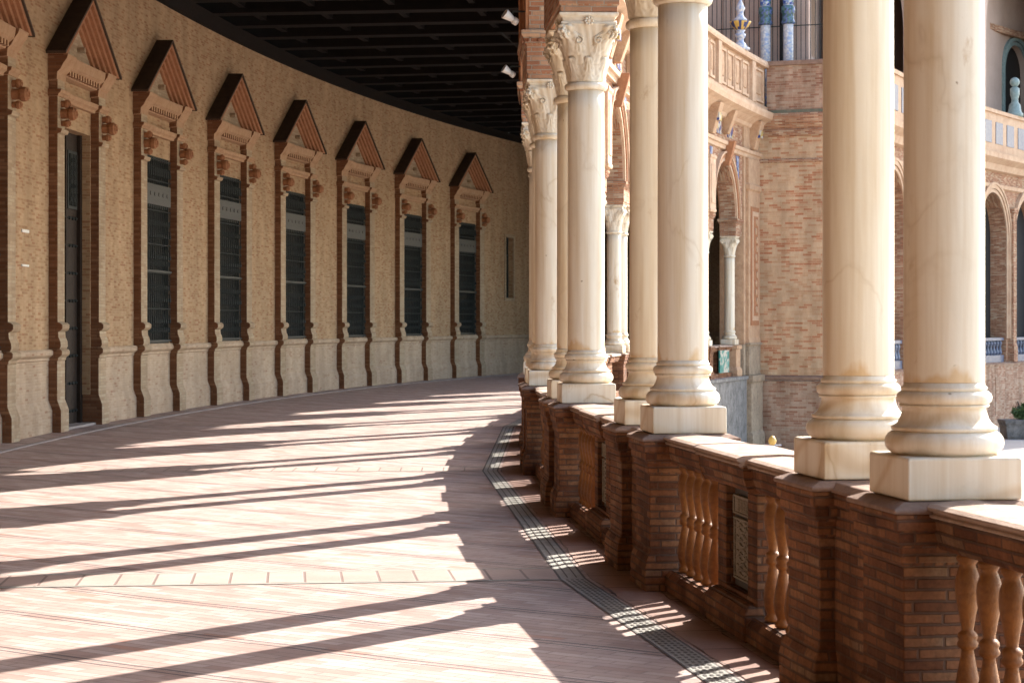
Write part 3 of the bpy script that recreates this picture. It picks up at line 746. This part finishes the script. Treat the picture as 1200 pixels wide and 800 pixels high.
# plaza front with arches
s0 = SP; bay = 5.0; edges = [SP+.62+ .9]
cen = [66.85+bay*i for i in range(-1, 11)]    # arch right edges at ~69, 74, 79, 84
R2 = 1.95; HS2 = 5.2; PT = 8.55
prev = SP+.601
for ci, c in enumerate(cen):
    a = prev; b = c+bay/2; prev = b
    mb = MB(); ap = arch_pts(c, R2, 24, HS2)
    cols = [(a, 0.0), (ap[0][0]-.001, 0.0)]+ap+[(ap[-1][0]+.001, 0.0), (b, 0.0)]
    vs = []; fs = []
    for (q, hh) in cols: vs += [(q, PO, hh), (q, PO+.7, hh), (q, PO+.7, PT), (q, PO, PT)]
    for i in range(len(cols)-1):
        p, q = i*4, i*4+4; fs += [(p, q, q+3, p+3), (p+1, p+2, q+2, q+1), (p, p+1, q+1, q), (p+3, q+3, q+2, p+2)]
    mb.add(vs, fs); mb.build('arched_front', M['archbrick'], pv, xf=bend, recalc=True)
    mb = MB()
    for (r0, r1, o0) in ((R2+.0, R2+.14, PO-.05), (R2+.16, R2+.3, PO-.1), (R2+.32, R2+.42, PO-.14)):
        n = 24; vs = []; fs = []
        line = [(c-rr_, h_) for rr_, h_ in ()]
        pts = [(-1, 0.9)]
        for i in range(n+3):
            if i == 0: base = (-1, 1.0, True)
            t = PI*(i-1)/n
            for rr in (r0, r1):
                if i == 0: pp = (c-rr, 1.0)
                elif i == n+2: pp = (c+rr, 1.0)
                else: pp = (c-rr*math.cos(t), HS2+rr*math.sin(t))
                for oo in (o0, PO+.01): vs.append((pp[0], oo, pp[1]))
        for i in range(n+2):
            p, q = i*4, i*4+4
            for (x1, x2) in ((0,1),(1,3),(3,2),(2,0)): fs.append((p+x1, p+x2, q+x2, q+x1))
        fs += [(0,1,3,2), ((n+2)*4, (n+2)*4+2, (n+2)*4+3, (n+2)*4+1)]
        mb.add(vs, fs)
    mb.rc = True
    mb.build('arch_moulding', M['cornice'], pv, xf=bend)
    if ci % 2 == 0 or ci == 3:
        mb = MB(); mb.box(c-R2-.1, c+R2+.1, PO+.701, PO+.8, 0.01, 7.4); mb.build('recessed_wall', M['facadelow' if ci != 4 else 'void'], pv, xf=bend)
    else:
        mb = MB(); mb.box(c-R2-.1, c+R2+.1, PO+.701, PO+.8, 0.01, 7.4); mb.build('recessed_wall', M['facadelow' if ci in (1, 2, 3) else 'void'], pv, xf=bend)
    # blue ceramic balustrade in the arch
    mb = MB(); mb.box(c-R2+.01, c+R2-.01, PO+.10, PO+.34, .92, 1.04)
    for i in range(9): mb.lathe(c-R2+.25+i*.43, PO+.22, [(.06,0.3),(.1,.4),(.05,.62),(.1,.8),(.06,.92)], 8)
    mb.box(c-R2+.01, c+R2-.01, PO+.10, PO+.34, 0.001, .30); mb.build('ceramic_balustrade', M['bluepanel'], pv, xf=bend)
    # pilaster between arches
    mb = MB(); mb.stack([(0.0,.04),(.6,.04),(.8,0),(6.3,0),(6.4,.06),(6.6,.06)], b-.22, b+.22, PO-.22, PO)
    mb.build('front_pilaster', M['archbrick'], pv, xf=bend)
    mb = MB(); mb.sweep([(PO-.3,GZ),(PO+.6,GZ),(PO+.6,-.001),(PO-.1,-.001),(PO-.35,-.05),(PO-.3,-.2)], [a, b]); mb.rc = True; mb.build('front_base', M['facadelow'], pv, xf=bend)
    mb = MB(); mb.box(c-.7, c+.7, PO-.34, PO-.3, GZ+.5, -.6); mb.build('base_niche', M['facadelow'], pv, xf=bend)
mb = MB()
mb.sweep([(PO,7.3),(PO-.1,7.35),(PO-.12,7.5),(PO,7.5)], frange(SP+.61, 125, 1.4))
mb.sweep([(PO,8.0),(PO-.2,8.05),(PO-.3,8.3),(PO-.6,8.5),(PO-.62,8.7),(PO+.7,8.72),(PO+.7,8.551),(PO,8.551)], frange(SP+.61, 125, 1.4))
mb.sweep([(PO-.40,8.721),(PO-.1,8.721),(PO-.1,10.35),(PO-.40,10.35)], frange(SP+.61, 125, 1.4))
mb.sweep([(PO-.48,10.351),(PO-.02,10.351),(PO-.02,10.5),(PO-.48,10.5)], frange(SP+.61, 125, 1.4))
mb.rc = True; mb.build('front_cornice', M['cornice'], pv, xf=bend)
mb = MB()
for i, s in enumerate(frange(SP+1.2, 120, 1.65)):
    mb = MB(); mb.box(s-.5, s+.5, PO-.43, PO-.40, 9.1, 10.0); mb.build('blue_tile_panel', M['bluepanel'], pv, xf=bend)
# upper storey of the pavilion
mb = MB(); mb.box(SP+1.6, SP+2.0, PO+1.6, 3.4, 8.4, 20); mb.sweep([(PO+1.6,8.4),(PO+1.6,10.6),(PO+2,10.6),(PO+2,8.4)], frange(SP+2.01, 125, 1.5)); mb.rc = True
mb.build('upper_wall', M['pinkwall'], pv, xf=bend)
# deck of the terrace
mb = MB(); mb.sweep([(PO-.05,8.45),(7.9,8.45),(7.9,8.54),(PO-.05,8.54)], frange(SP+.605, 125, 1.5)); mb.rc = True; mb.build('terrace_deck', M['ledge'], pv, xf=bend)
# iron bars before the upper wall
mb = MB()
for i in range(34):
    o_ = -3.0+i*.16
    mb.rod((SP+1.35, o_, 8.55), (SP+1.35, o_, 14.2), .013, 6)
for z in (8.9, 11.55, 14.1): mb.rod((SP+1.35, -3.05, z), (SP+1.35, 2.4, z), .018, 6)
mb.build('iron_bars', M['iron'], pv, xf=bend)
mb = MB(); mb.box(SP+1.58, SP+1.599, -.95, -.62, 8.55, 16); mb.build('dark_opening', M['void'], pv, xf=bend)
def blue_col(s, o, lab):
    r = empty('ceramic_column', P(s, o), rot_at(s), label=lab, cat='column', group='blue ceramic columns of the upper terrace')
    mb = MB(); mb.lathe(0, 0, [(.17,8.56),(.17,10.9),(.16,14.4)], 18); mb.build('shaft', M['palevase'], r, smooth=True)
    mb = MB()
    for z in (8.56, 11.55):
        mb.lathe(0, 0, [(.19,z),(.24,z+.06),(.20,z+.15),(.20,z+.35),(.24,z+.42),(.22,z+.6),(.17,z+.62)], 18)
    mb.build('collar', M['collar'], r, smooth=True)
    mb = MB(); mb.lathe(0, 0, [(.172,12.2),(.18,12.3),(.18,14.2),(.172,14.4)], 18); mb.build('glazed_drum', M['bluetile'], r, smooth=True)
blue_col(SP+1.0, -.28, 'blue glazed column left of the dark gap above the brick side wall')
blue_col(SP+1.0, -1.05, 'blue glazed column right of the dark gap above the brick side wall')
blue_col(69.0, PO+.9, 'blue and green ceramic column showing between the two nearest marble columns')
# right-hand upper storey with a deep arch
us = MB()
def arch_wall(mbx, a, b, c, r, hs, z0, z1, o0, o1, sill):
    ap = arch_pts(c, r, 28, hs); cols = [(a, z0), (c-r-.001, z0), (c-r, sill)]+ap[0:]+[(c+r, sill), (c+r+.001, z0), (b, z0)]
    vs = []; fs = []
    for (q, hh) in cols: vs += [(q, o0, hh), (q, o1, hh), (q, o1, z1), (q, o0, z1)]
    for i in range(len(cols)-1):
        p, q = i*4, i*4+4; fs += [(p, q, q+3, p+3), (p+1, p+2, q+2, q+1), (p, p+1, q+1, q)]
    mbx.add(vs, fs)
arch_wall(us, 62, 79.4, 72, 2.6, 13, 8.6, 21, PO+1.2, PO+1.58, 8.6)
arch_wall(us, 79.4, 125, 89.9, 5.1, 14.3, 8.6, 23, PO+1.2, PO+1.58, 8.6)
us.build('upper_arched_wall', M['pinkwall'], pv, xf=bend, recalc=True)
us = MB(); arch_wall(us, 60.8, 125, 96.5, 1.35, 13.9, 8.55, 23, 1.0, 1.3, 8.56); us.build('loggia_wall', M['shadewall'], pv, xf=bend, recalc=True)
mb = MB(); mb.box(94, 99.5, 1.6, 1.8, 8.55, 16); mb.build('dark_window', M['void'], pv, xf=bend)
mb = MB()
for (r0, r1, o0) in ((1.35, 1.5, .92), (1.55, 1.75, .86)):
    n = 24; vs = []; fs = []
    for i in range(n+3):
        t = PI*(i-1)/n
        for rr in (r0, r1):
            if i == 0: pp = (96.5-rr, 8.7)
            elif i == n+2: pp = (96.5+rr, 8.7)
            else: pp = (96.5-rr*math.cos(t), 13.9+rr*math.sin(t))
            for oo in (o0, 1.01): vs.append((pp[0], oo, pp[1]))
    for i in range(n+2):
        p, q = i*4, i*4+4
        for (x1, x2) in ((0,1),(1,3),(3,2),(2,0)): fs.append((p+x1, p+x2, q+x2, q+x1))
    mb.add(vs, fs)
mb.rc = True; mb.build('window_arch_moulding', M['greenglaze'], pv, xf=bend)
mb = MB(); mb.sweep([(.7,15.6),(1.0,15.6),(1.0,15.9),(.7,15.9)], frange(79, 125, 1.5)); mb.sweep([(.8,11.9),(1.0,11.9),(1.0,12.1),(.8,12.1)], frange(79, 85.2, 1.5)); mb.rc = True; mb.build('loggia_cornice', M['archbrick'], pv, xf=bend)
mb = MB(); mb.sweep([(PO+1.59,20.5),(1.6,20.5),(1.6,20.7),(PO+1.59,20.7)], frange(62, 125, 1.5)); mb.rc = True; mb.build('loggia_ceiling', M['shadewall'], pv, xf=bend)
# far finials
def ball_finial(s, o, z, lab, sc=1.0):
    r = empty('terrace_finial', P(s, o), 0, label=lab, cat='finial', group='ceramic finials on the terrace parapet')
    mb = MB(); mb.lathe(0, 0, [(.36*sc,z),(.36*sc,z+.12),(.28*sc,z+.22),(.24*sc,z+.5*sc),(.15*sc,z+.62*sc),(.14*sc,z+.75*sc),(.2*sc,z+.95*sc),(.2*sc,z+1.2*sc),(.11*sc,z+1.28*sc)], 20); mb.build('pedestal', M['greenglaze'], r, smooth=True)
    mb = MB(); mb.lathe(0, 0, [(.10*sc,z+1.28*sc)]+[(max(.02,.21*sc*math.cos(-1.2+2.7*i/8)), z+1.48*sc+.21*sc*math.sin(-1.2+2.7*i/8)) for i in range(9)], 20); mb.build('ball', M['greenglaze'], r, smooth=True)
ball_finial(84.2, PO-.25, 10.5, 'grey green ball finial on the distant parapet near the right edge of the photo')

# slender tall brick tower, added unseen beyond the right edge to shade the far front
tw = empty('added_shade_tower', (49.7, 121.5, -2.7), -SUN_AZ0, label='tall slender brick tower added unseen beyond the right edge to shade the far front', cat='tower')
mb = MB(); mb.stack([(0,.6),(3,.6),(3.2,0),(64,0)], -7, 7, -7, 7); mb.build('walls', M['facade'], tw)
for z in (20, 42, 63.9):
    mb = MB(); mb.stack([(z,0),(z+.3,.5),(z+1.0,.8),(z+1.3,.4)], -7, 7, -7, 7); mb.build('cornice', M['cornice'], tw)
mb = MB(); mb.stack([(65.2,0),(69,0),(69.3,.5),(70,.5),(76,-3.9)], -4, 4, -4, 4); mb.build('lantern', M['terrapale'], tw)
for z in (6, 25, 47):
    for q in (-4, 0, 4):
        for (ax, sg) in ((0, -1), (1, -1)):
            mb = MB()
            if ax: mb.box(q-.9, q+.9, sg*7.04, sg*7.0, z, z+7)
            else: mb.box(sg*7.04, sg*7.0, q-.9, q+.9, z, z+7)
            mb.build('window', M['void'], tw)

# ------------------------------------------------------------------ long inner wall with windows
gw = empty('gallery_wall', P(20, WF), label='long curved buff brick wall of the gallery with pedimented windows and a door', cat='wall')
SL0 = 22.365; PW = .43; SR = 2.335
bays = list(range(-5, 7))
OT = 4.79
op = []
for i in bays:
    a = SL0+i*B_; op.append((i, a, a+PW, a+SR, a+SR+PW))
wall = MB()
cur = -38.0
for (i, l0, l1, r0, r1) in op:
    q0, q1 = l1+.02, r0-.02
    wall.sweep([(WF,.5),(8.3,.5),(8.3,CEIL+.1),(WF,CEIL+.1)], frange(cur, q0, 1.2))
    wall.sweep([(WF,OT),(8.3,OT),(8.3,CEIL+.1),(WF,CEIL+.1)], frange(q0, q1, 1.2), caps=False)
    if i != 0: wall.sweep([(WF,.5),(8.3,.5),(8.3,1.26),(WF,1.26)], frange(q0, q1, 1.2), caps=False)
    cur = q1
SWs = 57.25
wall.sweep([(WF,.5),(8.3,.5),(8.3,CEIL+.1),(WF,CEIL+.1)], frange(cur, SWs-.35, 1.2))
wall.sweep([(WF,.5),(8.3,.5),(8.3,2.5),(WF,2.5)], [SWs-.35, SWs+.35]); wall.sweep([(WF,4.5),(8.3,4.5),(8.3,CEIL+.1),(WF,CEIL+.1)], [SWs-.35, SWs+.35])
wall.sweep([(WF,.5),(8.3,.5),(8.3,CEIL+.1),(WF,CEIL+.1)], frange(SWs+.35, 97, 1.2))
wall.rc = True
wall.build('wall', M['wall'], gw, xf=bend)
DP = lambda w: [(8.25,0),(w-.06,0),(w-.06,.34),(w,.50),(w,1.10),(w-.015,1.115),(w-.015,1.15),(w-.05,1.175),(w-.075,1.20),(w-.075,1.255),(w-.05,1.28),(8.25,1.28)]
d = MB(); cur = -38.0
for (i, l0, l1, r0, r1) in op:
    d.sweep(DP(WF-.003), frange(cur, l0, 1.2))
    if i != 0: d.sweep(DP(WF-.003), frange(l1, r0, 1.2))
    cur = r1
d.sweep(DP(WF-.003), frange(cur, 97, 1.2)); d.rc = True
d.build('dado', M['dado'], gw, xf=bend)
PF = WF-.14
def SIDES(o, c):    # sides of projecting pieces take redder brick, with their shade put into the colour
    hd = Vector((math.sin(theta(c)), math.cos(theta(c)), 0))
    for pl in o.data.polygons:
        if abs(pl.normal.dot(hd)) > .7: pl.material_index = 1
for (i, l0, l1, r0, r1) in op:
    cs = (l1+r0)/2+.10
    for (a, b) in ((l0, l1), (r0, r1)):
        mb = MB(); mb.sweep(DP(PF), [a, b])
        # foot mouldings
        mb.sweep([(WF,1.281),(PF-.03,1.281),(PF-.05,1.33),(PF-.045,1.40),(PF-.015,1.47),(PF-.01,1.55),(PF-.05,1.57),(PF-.075,1.60),(PF-.075,1.66),(PF-.04,1.69),(PF,1.70),(PF,OT-.18),(PF-.05,OT-.17),(PF-.07,OT-.11),(PF-.0,OT-.09),(PF,5.60),(WF,5.60)], [a+.02, b-.02])
        c = (a+b)/2; bs = MB()
        for z, rr in ((4.93, .105), (5.08, .07), (4.78, .06)):
            bs.disc_o(c+.02, z, rr, PF-.26, PF, 12, 0, rings=[(rr*.4,PF-.22 if rr > .1 else PF-.12),(rr*.45,PF-.24 if rr > .1 else PF-.14),(rr*.7,PF-.24 if rr > .1 else PF-.14),(rr*.8,PF-.22 if rr > .1 else PF-.12),(rr,PF-.2 if rr > .1 else PF-.11),(rr,PF-.14 if rr > .1 else PF-.07),(rr*.75,PF-.1 if rr > .1 else PF-.05),(rr*.75,PF)])
        bs.rc = True; bs.build('rosette_boss', M['terra'], gw, xf=bend)
        mb.rc = True
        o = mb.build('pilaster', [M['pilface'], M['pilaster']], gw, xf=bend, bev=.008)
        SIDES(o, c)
    # entablature
    mb = MB()
    E_ = l0-.03; F_ = r1+.03
    mb.sweep([(WF,5.16),(PF+.06,5.16),(PF+.04,5.2),(PF-.0,5.23),(PF-.01,5.30),(WF,5.30)], frange(l1, r0, .7))
    for (a, b) in ((E_, l1+.03), (r0-.03, F_)): mb.sweep([(WF,5.18),(PF-.02,5.18),(PF-.03,5.22),(PF-.06,5.24),(PF-.07,5.29),(WF,5.29)], [a, b])
    mb.sweep([(WF,5.52),(PF+.02,5.54),(PF,5.60),(PF-.10,5.68),(PF-.12,5.76),(PF-.13,5.83),(WF,5.83)], frange(l1, r0, .7))
    for (a, b) in ((E_, l1+.03), (r0-.03, F_)): mb.sweep([(WF,5.42),(PF-.0,5.44),(PF-.01,5.55),(PF-.06,5.60),(PF-.10,5.68),(PF-.16,5.76),(PF-.18,5.83),(WF,5.83)], [a, b])
    nd = 12
    for q in range(nd):
        u = l1+.06+(r0-l1-.12)*q/nd; mb.box(u, u+.08, PF-.06, PF+.03, 5.555, 5.64)
    mb.rc = True
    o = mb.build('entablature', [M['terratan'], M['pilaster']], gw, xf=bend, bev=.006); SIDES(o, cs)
    # pediment
    HB, HA, HWd = 5.83, 6.93, 1.60; sl = (HA-HB)/HWd; FO = 7.36
    ang = math.atan(sl); step = .082/math.cos(ang)
    mb = MB(); ns = 5
    for q in range(ns):
        t0_, t1_ = q*step, (q+1)*step
        oo = FO+.05*q
        for e in (-1, 1):
            w0 = HWd-t0_/sl; w1 = HWd-t1_/sl
            mb.poly([(cs+e*w0, HB), (cs, HA-t0_), (cs, HA-t1_), (cs+e*w1, HB)], oo+.0007*q, WF+.02)
    mb.rc = True
    pd = mb.build('pediment', [M['terra']], gw, xf=bend, bev=.006)
    mb = MB(); wi = HWd-ns*step/sl; mb.poly([(cs-wi-.01, HB), (cs, HA-ns*step+.01), (cs+wi+.01, HB)], FO+.05*ns, WF+.02)
    mb.disc_o(cs, HB+.26, .05, PF-.02, PF+.12, 8); mb.rc = True
    mb.build('tympanum', M['pilface'], pd, xf=bend)
    mb = MB()
    for e in (-1, 1): mb.poly([(cs+e*(HWd+.03), HB-.012), (cs+e*(HWd+.03), HB+.03), (cs, HA+.045), (cs, HA+.003)], FO-.03, WF+.02)
    mb.rc = True
    mb.build('pediment_top', M['pedtop'], pd, xf=bend)
    if i == 0:
        dm = MB(); dm.box(l1-.02, r0+.02, 7.84, 7.90, 0.02, OT)
        dm.box(l1, l1+.12, 7.78, 7.84, .02, OT); dm.box(r0-.12, r0, 7.78, 7.84, .02, OT); dm.box(cs-.03, cs+.03, 7.79, 7.84, .02, OT)
        do = dm.build('door', M['doorwood'], gw, xf=bend); tag(do, label='tall dark wooden door with rows of studs and a small barred opening')
        mb = MB()
        for z in (.25, .7, 1.15, 1.6, 2.05, 2.5, 2.95, 3.4):
            for q in range(10):
                u = l1+.16+q*.168; mb.disc_o(u, z, .028, 7.80, 7.84, 8, 0, rings=[(.01,7.795),(.028,7.815),(.028,7.84)])
        mb.build('stud', M['iron'], do, xf=bend, recalc=True)
        mb = MB()
        for (u0, u1) in ((l1+.2, cs-.15), (cs+.15, r0-.2)):
            mb.box(u0, u1, 7.81, 7.839, 3.55, 3.6); mb.box(u0, u1, 7.81, 7.839, 4.45, 4.5)
            mb.box(u0, u0+.04, 7.81, 7.839, 3.6, 4.45); mb.box(u1-.04, u1, 7.81, 7.839, 3.6, 4.45)
            n = 6
            for q in range(1, n):
                u = u0+(u1-u0)*q/n
                for w in range(6):
                    mb.rod((u, 7.80, 3.6+w*.142), (u, 7.80, 3.6+(w+.5)*.142), .011, 5); mb.rod((u, 7.80, 3.6+(w+.5)*.142), (u, 7.80, 3.6+(w+1)*.142), .018, 5)
        mb.build('door_grille', M['iron'], do, xf=bend)
        mb = MB(); mb.box(l1+.24, cs-.19, 7.825, 7.8395, 3.6, 4.45); mb.box(cs+.19, r0-.24, 7.825, 7.8395, 3.6, 4.45); mb.build('door_pane', M['glass'], do, xf=bend)
        mb = MB(); mb.box(l1+.01, r0-.01, 7.55, 7.84, .001, .04); mb.build('threshold', M['kerb'], do, xf=bend)
    else:
        fr = MB(); g0, g1, z0, z1 = l1+.02, r0-.02, 1.28, OT
        fr.box(g0, g0+.05, 7.66, 7.76, z0, z1); fr.box(g1-.07, g1, 7.66, 7.76, z0, z1); fr.box(g0+.07, g1-.07, 7.66, 7.76, z0, z0+.07); fr.box(g0+.07, g1-.07, 7.66, 7.76, z1-.07, z1); fr.box(g0+.07, g1-.07, 7.66, 7.76, 3.84, 3.9)
        wo = fr.build('window', M['iron'], gw, xf=bend)
        tag(wo, label='tall barred window under the %s brick pediment past the door' % ORD[i-1] if i > 0 else None)
        mb = MB(); mb.box(g0+.07, g1-.07, 7.72, 7.74, z0+.07, z1-.07); mb.build('pane', M['glass'], wo, xf=bend)
        mb = MB(); mb.box(g0+.07, g1-.07, 7.60, 7.62, 3.88, 4.26)
        for q in range(6): mb.disc_o(g0+.2+q*.27, 4.08, .04, 7.585, 7.60, 8)
        mb.rc = True
        mb.build('transom', M['transom'], wo, xf=bend)
        mb = MB(); n = 13; GO = 7.63
        for q in range(n+1):
            u = g0+.03+(g1-g0-.06)*q/n; mb.rod((u, GO, z0+.05), (u, GO, OT-.03), .010, 5)
            for zc in (1.75, 2.15, 2.95, 3.35, 4.5):
                mb.rod((u, GO, zc-.07), (u, GO, zc), .024, 6); mb.rod((u, GO, zc), (u, GO, zc+.07), .014, 6)
        for zc in (z0+.08, 1.95, 2.62, 2.66, 3.15, 3.78, 4.34, OT-.06): mb.rod((g0, GO, zc), (g1, GO, zc), .013, 5)
        for q in range(n):
            u = g0+.03+(g1-g0-.06)*(q+.5)/n
            for zc in (1.55, 2.35, 2.8, 3.55, 4.55):
                mb.rod((u, GO, zc-.05), (u+.03, GO, zc), .007, 4); mb.rod((u+.03, GO, zc), (u, GO, zc+.05), .007, 4); mb.rod((u-.03, GO, zc), (u, GO, zc+.05), .007, 4); mb.rod((u, GO, zc-.05), (u-.03, GO, zc), .007, 4)
        mb.build('grille', M['iron'], wo, xf=bend)
        mb = MB(); mb.box(g0, g1, 7.60, 7.615, 2.63, 2.665); mb.box(g0, g1, 7.60, 7.615, 1.33, 1.36); mb.build('rail', M['rail'], wo, xf=bend)
        mb = MB(); mb.box(g0, g1, WF-.06, 7.72, 1.281, 1.30); mb.build('sill', M['dado'], wo, xf=bend)
# small window past the last big one
mb = MB(); a, b = SWs-.35, SWs+.35
for bx in ((a, a+.06, 2.5, 4.5), (b-.06, b, 2.5, 4.5), (a+.06, b-.06, 2.5, 2.56), (a+.06, b-.06, 4.44, 4.5), (a+.06, b-.06, 3.9, 3.95)): mb.box(bx[0], bx[1], 7.80, 7.9, bx[2], bx[3])
so = mb.build('small_window', M['iron'], gw, xf=bend); tag(so, label='small plain dark window at the far shaded end of the wall')
mb = MB(); mb.box(a+.06, b-.06, 7.85, 7.88, 2.56, 4.44); mb.build('pane', M['glass'], so, xf=bend)
mb = MB()
for bx in ((a-.12, a, 2.4, 4.6), (b, b+.12, 2.4, 4.6), (a, b, 2.4, 2.5), (a, b, 4.5, 4.6)): mb.box(bx[0], bx[1], WF-.03, WF+.02, bx[2], bx[3])
mb.build('surround', M['pilface'], so, xf=bend)
# two small pale plates on the pier before the door
for z, hh in ((3.02, .045), (2.52, .03)):
    mb = MB(); mb.box(20.95, 21.3, WF-.02, WF-.001, z, z+hh)
    o = mb.build('wall_plate', M['lamp'], xf=bend); tag(o, label='small pale plate on the brick pier left of the door, the %s one' % ('upper' if z > 2.8 else 'lower'), cat='plate', group='small pale plates on the wall')

# ------------------------------------------------------------------ ceiling
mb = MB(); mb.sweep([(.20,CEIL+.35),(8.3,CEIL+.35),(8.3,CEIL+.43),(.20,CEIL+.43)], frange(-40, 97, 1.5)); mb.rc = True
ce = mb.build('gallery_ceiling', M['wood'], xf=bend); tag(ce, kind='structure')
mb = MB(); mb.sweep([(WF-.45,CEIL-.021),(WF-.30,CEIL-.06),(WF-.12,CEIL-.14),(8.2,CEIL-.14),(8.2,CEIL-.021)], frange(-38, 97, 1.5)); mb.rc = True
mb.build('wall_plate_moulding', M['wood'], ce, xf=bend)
mb = MB(); s = -8.0; beam0 = None
while s < 75:
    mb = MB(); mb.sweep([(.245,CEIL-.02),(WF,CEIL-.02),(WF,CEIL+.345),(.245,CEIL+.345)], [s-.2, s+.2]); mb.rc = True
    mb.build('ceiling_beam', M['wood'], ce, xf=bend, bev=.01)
    s += 1.63487
for o_ in (2.0, 3.6, 5.2, 6.6):
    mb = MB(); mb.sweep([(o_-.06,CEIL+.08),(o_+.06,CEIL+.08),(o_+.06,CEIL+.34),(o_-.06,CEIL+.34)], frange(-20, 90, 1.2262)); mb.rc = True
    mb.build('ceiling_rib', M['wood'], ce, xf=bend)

# ------------------------------------------------------------------ lamps on the arcade's inner face
def lamp(k, lab):
    s = PAIRS[KIDX.index(k)]-A_/2-.1
    r = empty('arcade_lamp', P(s, .24, 5.05), rot_at(s), label=lab, cat='lamp', group='small white spotlights on the arcade')
    mb = MB(); mb.rod((0, 0, .12), (0, .17, .12), .012, 6); mb.rod((0, .17, .12), (0, .20, .02), .010, 6); mb.rod((0, .02, .32), (-.25, .30, .55), .004, 4); mb.box(-.05, .05, -.001, .03, .06, .18); mb.build('bracket', M['iron'], r)
    mb = MB(); mb.lathe(0, 0, [(.022,-.0),(.03,.015),(.06,.13),(.056,.135),(.03,.06)], 16); o = mb.build('shade', M['lamp'], r, smooth=True)
    o.location = (0, .16, .02); o.rotation_euler = (math.radians(-58), 0, math.radians(20))
    mb = MB(); mb.lathe(0, 0, [(.035,-.05),(.042,-.04),(.042,.01)], 12); o2 = mb.build('housing', M['lamp'], o, smooth=True)
lamp(3, 'upper white cone spotlight, on the arcade wall above the fourth column pair')
lamp(4, 'lower white cone spotlight, on the arcade wall above the fifth column pair')

# ------------------------------------------------------------------ plaza details
s_ = 82.0; bp = P(74, PO-2.2)
pl = empty('stone_planter', (19.35, 77.5, -2.7), 0, label='low stone planter standing against the foot of the distant front', cat='planter')
mb = MB(); mb.stack([(0,.0),(.1,.05),(.5,.08),(.62,.14),(.72,.14),(.721,-.05)], -.7, .7, -.5, .5); mb.build('trough', M['greystone'], pl, bev=.02)
pt = empty('potted_shrub', (19.35, 77.5, -1.98), 0, label='small leafy green shrub growing in the distant stone planter', cat='shrub')
mb = MB()
rr = random.Random(3)
for i in range(420):
    a = rr.uniform(0, 2*PI); q = rr.uniform(0, .42); z = rr.uniform(0, .6)*(1-q*.6)
    c = Vector((q*math.cos(a)*1.1, q*math.sin(a)*.8, z)); u = Vector((rr.uniform(-1,1), rr.uniform(-1,1), rr.uniform(-.4,1))).normalized()*.11; w = u.cross(Vector((rr.uniform(-1,1), rr.uniform(-1,1), .3))).normalized()*.04
    mb.add([c-u, c+w, c+u, c-w], [(0,1,2,3)])
mb.build('foliage', M['leaf'], pt)
mb = MB()
for i in range(7): mb.rod((0,0,0), (rr.uniform(-.4,.4), rr.uniform(-.3,.3), rr.uniform(.5,.8)), .012, 5)
mb.build('stem', M['soil'], pt)
# yellow knobbed ceramic post seen just over the coping
fp = empty('ceramic_post', (6.85, 53.9, -2.7), 0, label='slim blue post with a yellow knob and cross arms showing just above the coping', cat='post')
mb = MB(); mb.lathe(0, 0, [(.2,0),(.2,.2),(.10,.3),(.09,1.0),(.12,1.1),(.07,1.15)], 14); mb.build('post', M['palevase'], fp, smooth=True)
mb = MB(); mb.lathe(0, 0, [(.03,1.15),(.09,1.2),(.11,1.28),(.08,1.36),(.02,1.42)], 14); mb.build('knob', M['yellowglaze'], fp, smooth=True)
mb = MB(); mb.rod((-.24, 0, 1.17), (.24, 0, 1.17), .02, 6); mb.build('cross_arm', M['palevase'], fp)

# ------------------------------------------------------------------ camera
cam = bpy.data.cameras.new('camera'); co = bpy.data.objects.new('camera', cam); C.objects.link(co)
co.location = (0, 0, 1.7); co.rotation_euler = (PI/2, 0, 0)
cam.sensor_width = 36; cam.lens = 72.0; cam.shift_y = -22.6/1200; cam.clip_end = 2000; cam.clip_start = .05
cam.dof.use_dof = True; cam.dof.focus_distance = 17; cam.dof.aperture_fstop = 9
scene.camera = co

# ------------------------------------------------------------------ light
SUN_AZ = math.radians(40.0); SUN_EL = math.radians(33.3)
sd = bpy.data.lights.new('sun', 'SUN'); so_ = bpy.data.objects.new('sun', sd); C.objects.link(so_)
sd.energy = 3.7; sd.angle = math.radians(.5); sd.color = (1, .945, .87)
dirv = Vector((math.sin(SUN_AZ)*math.cos(SUN_EL), math.cos(SUN_AZ)*math.cos(SUN_EL), math.sin(SUN_EL)))
so_.rotation_euler = dirv.to_track_quat('Z', 'Y').to_euler(); so_.location = dirv*50+Vector((0,0,20))
w = bpy.data.worlds.new('World'); scene.world = w; w.use_nodes = True
nt = w.node_tree; sky = nt.nodes.new('ShaderNodeTexSky'); sky.sky_type = 'NISHITA'; sky.sun_disc = False
sky.sun_elevation = SUN_EL; sky.sun_rotation = SUN_AZ; sky.dust_density = 1.5
nt.links.new(sky.outputs[0], nt.nodes['Background'].inputs[0]); nt.nodes['Background'].inputs[1].default_value = .15
vs_ = scene.view_settings
vs_.view_transform = 'Standard'; vs_.look = 'None'; vs_.gamma = 1; vs_.use_curve_mapping = False; vs_.exposure = 2.15
scene.cycles.max_bounces = 10; scene.cycles.diffuse_bounces = 6
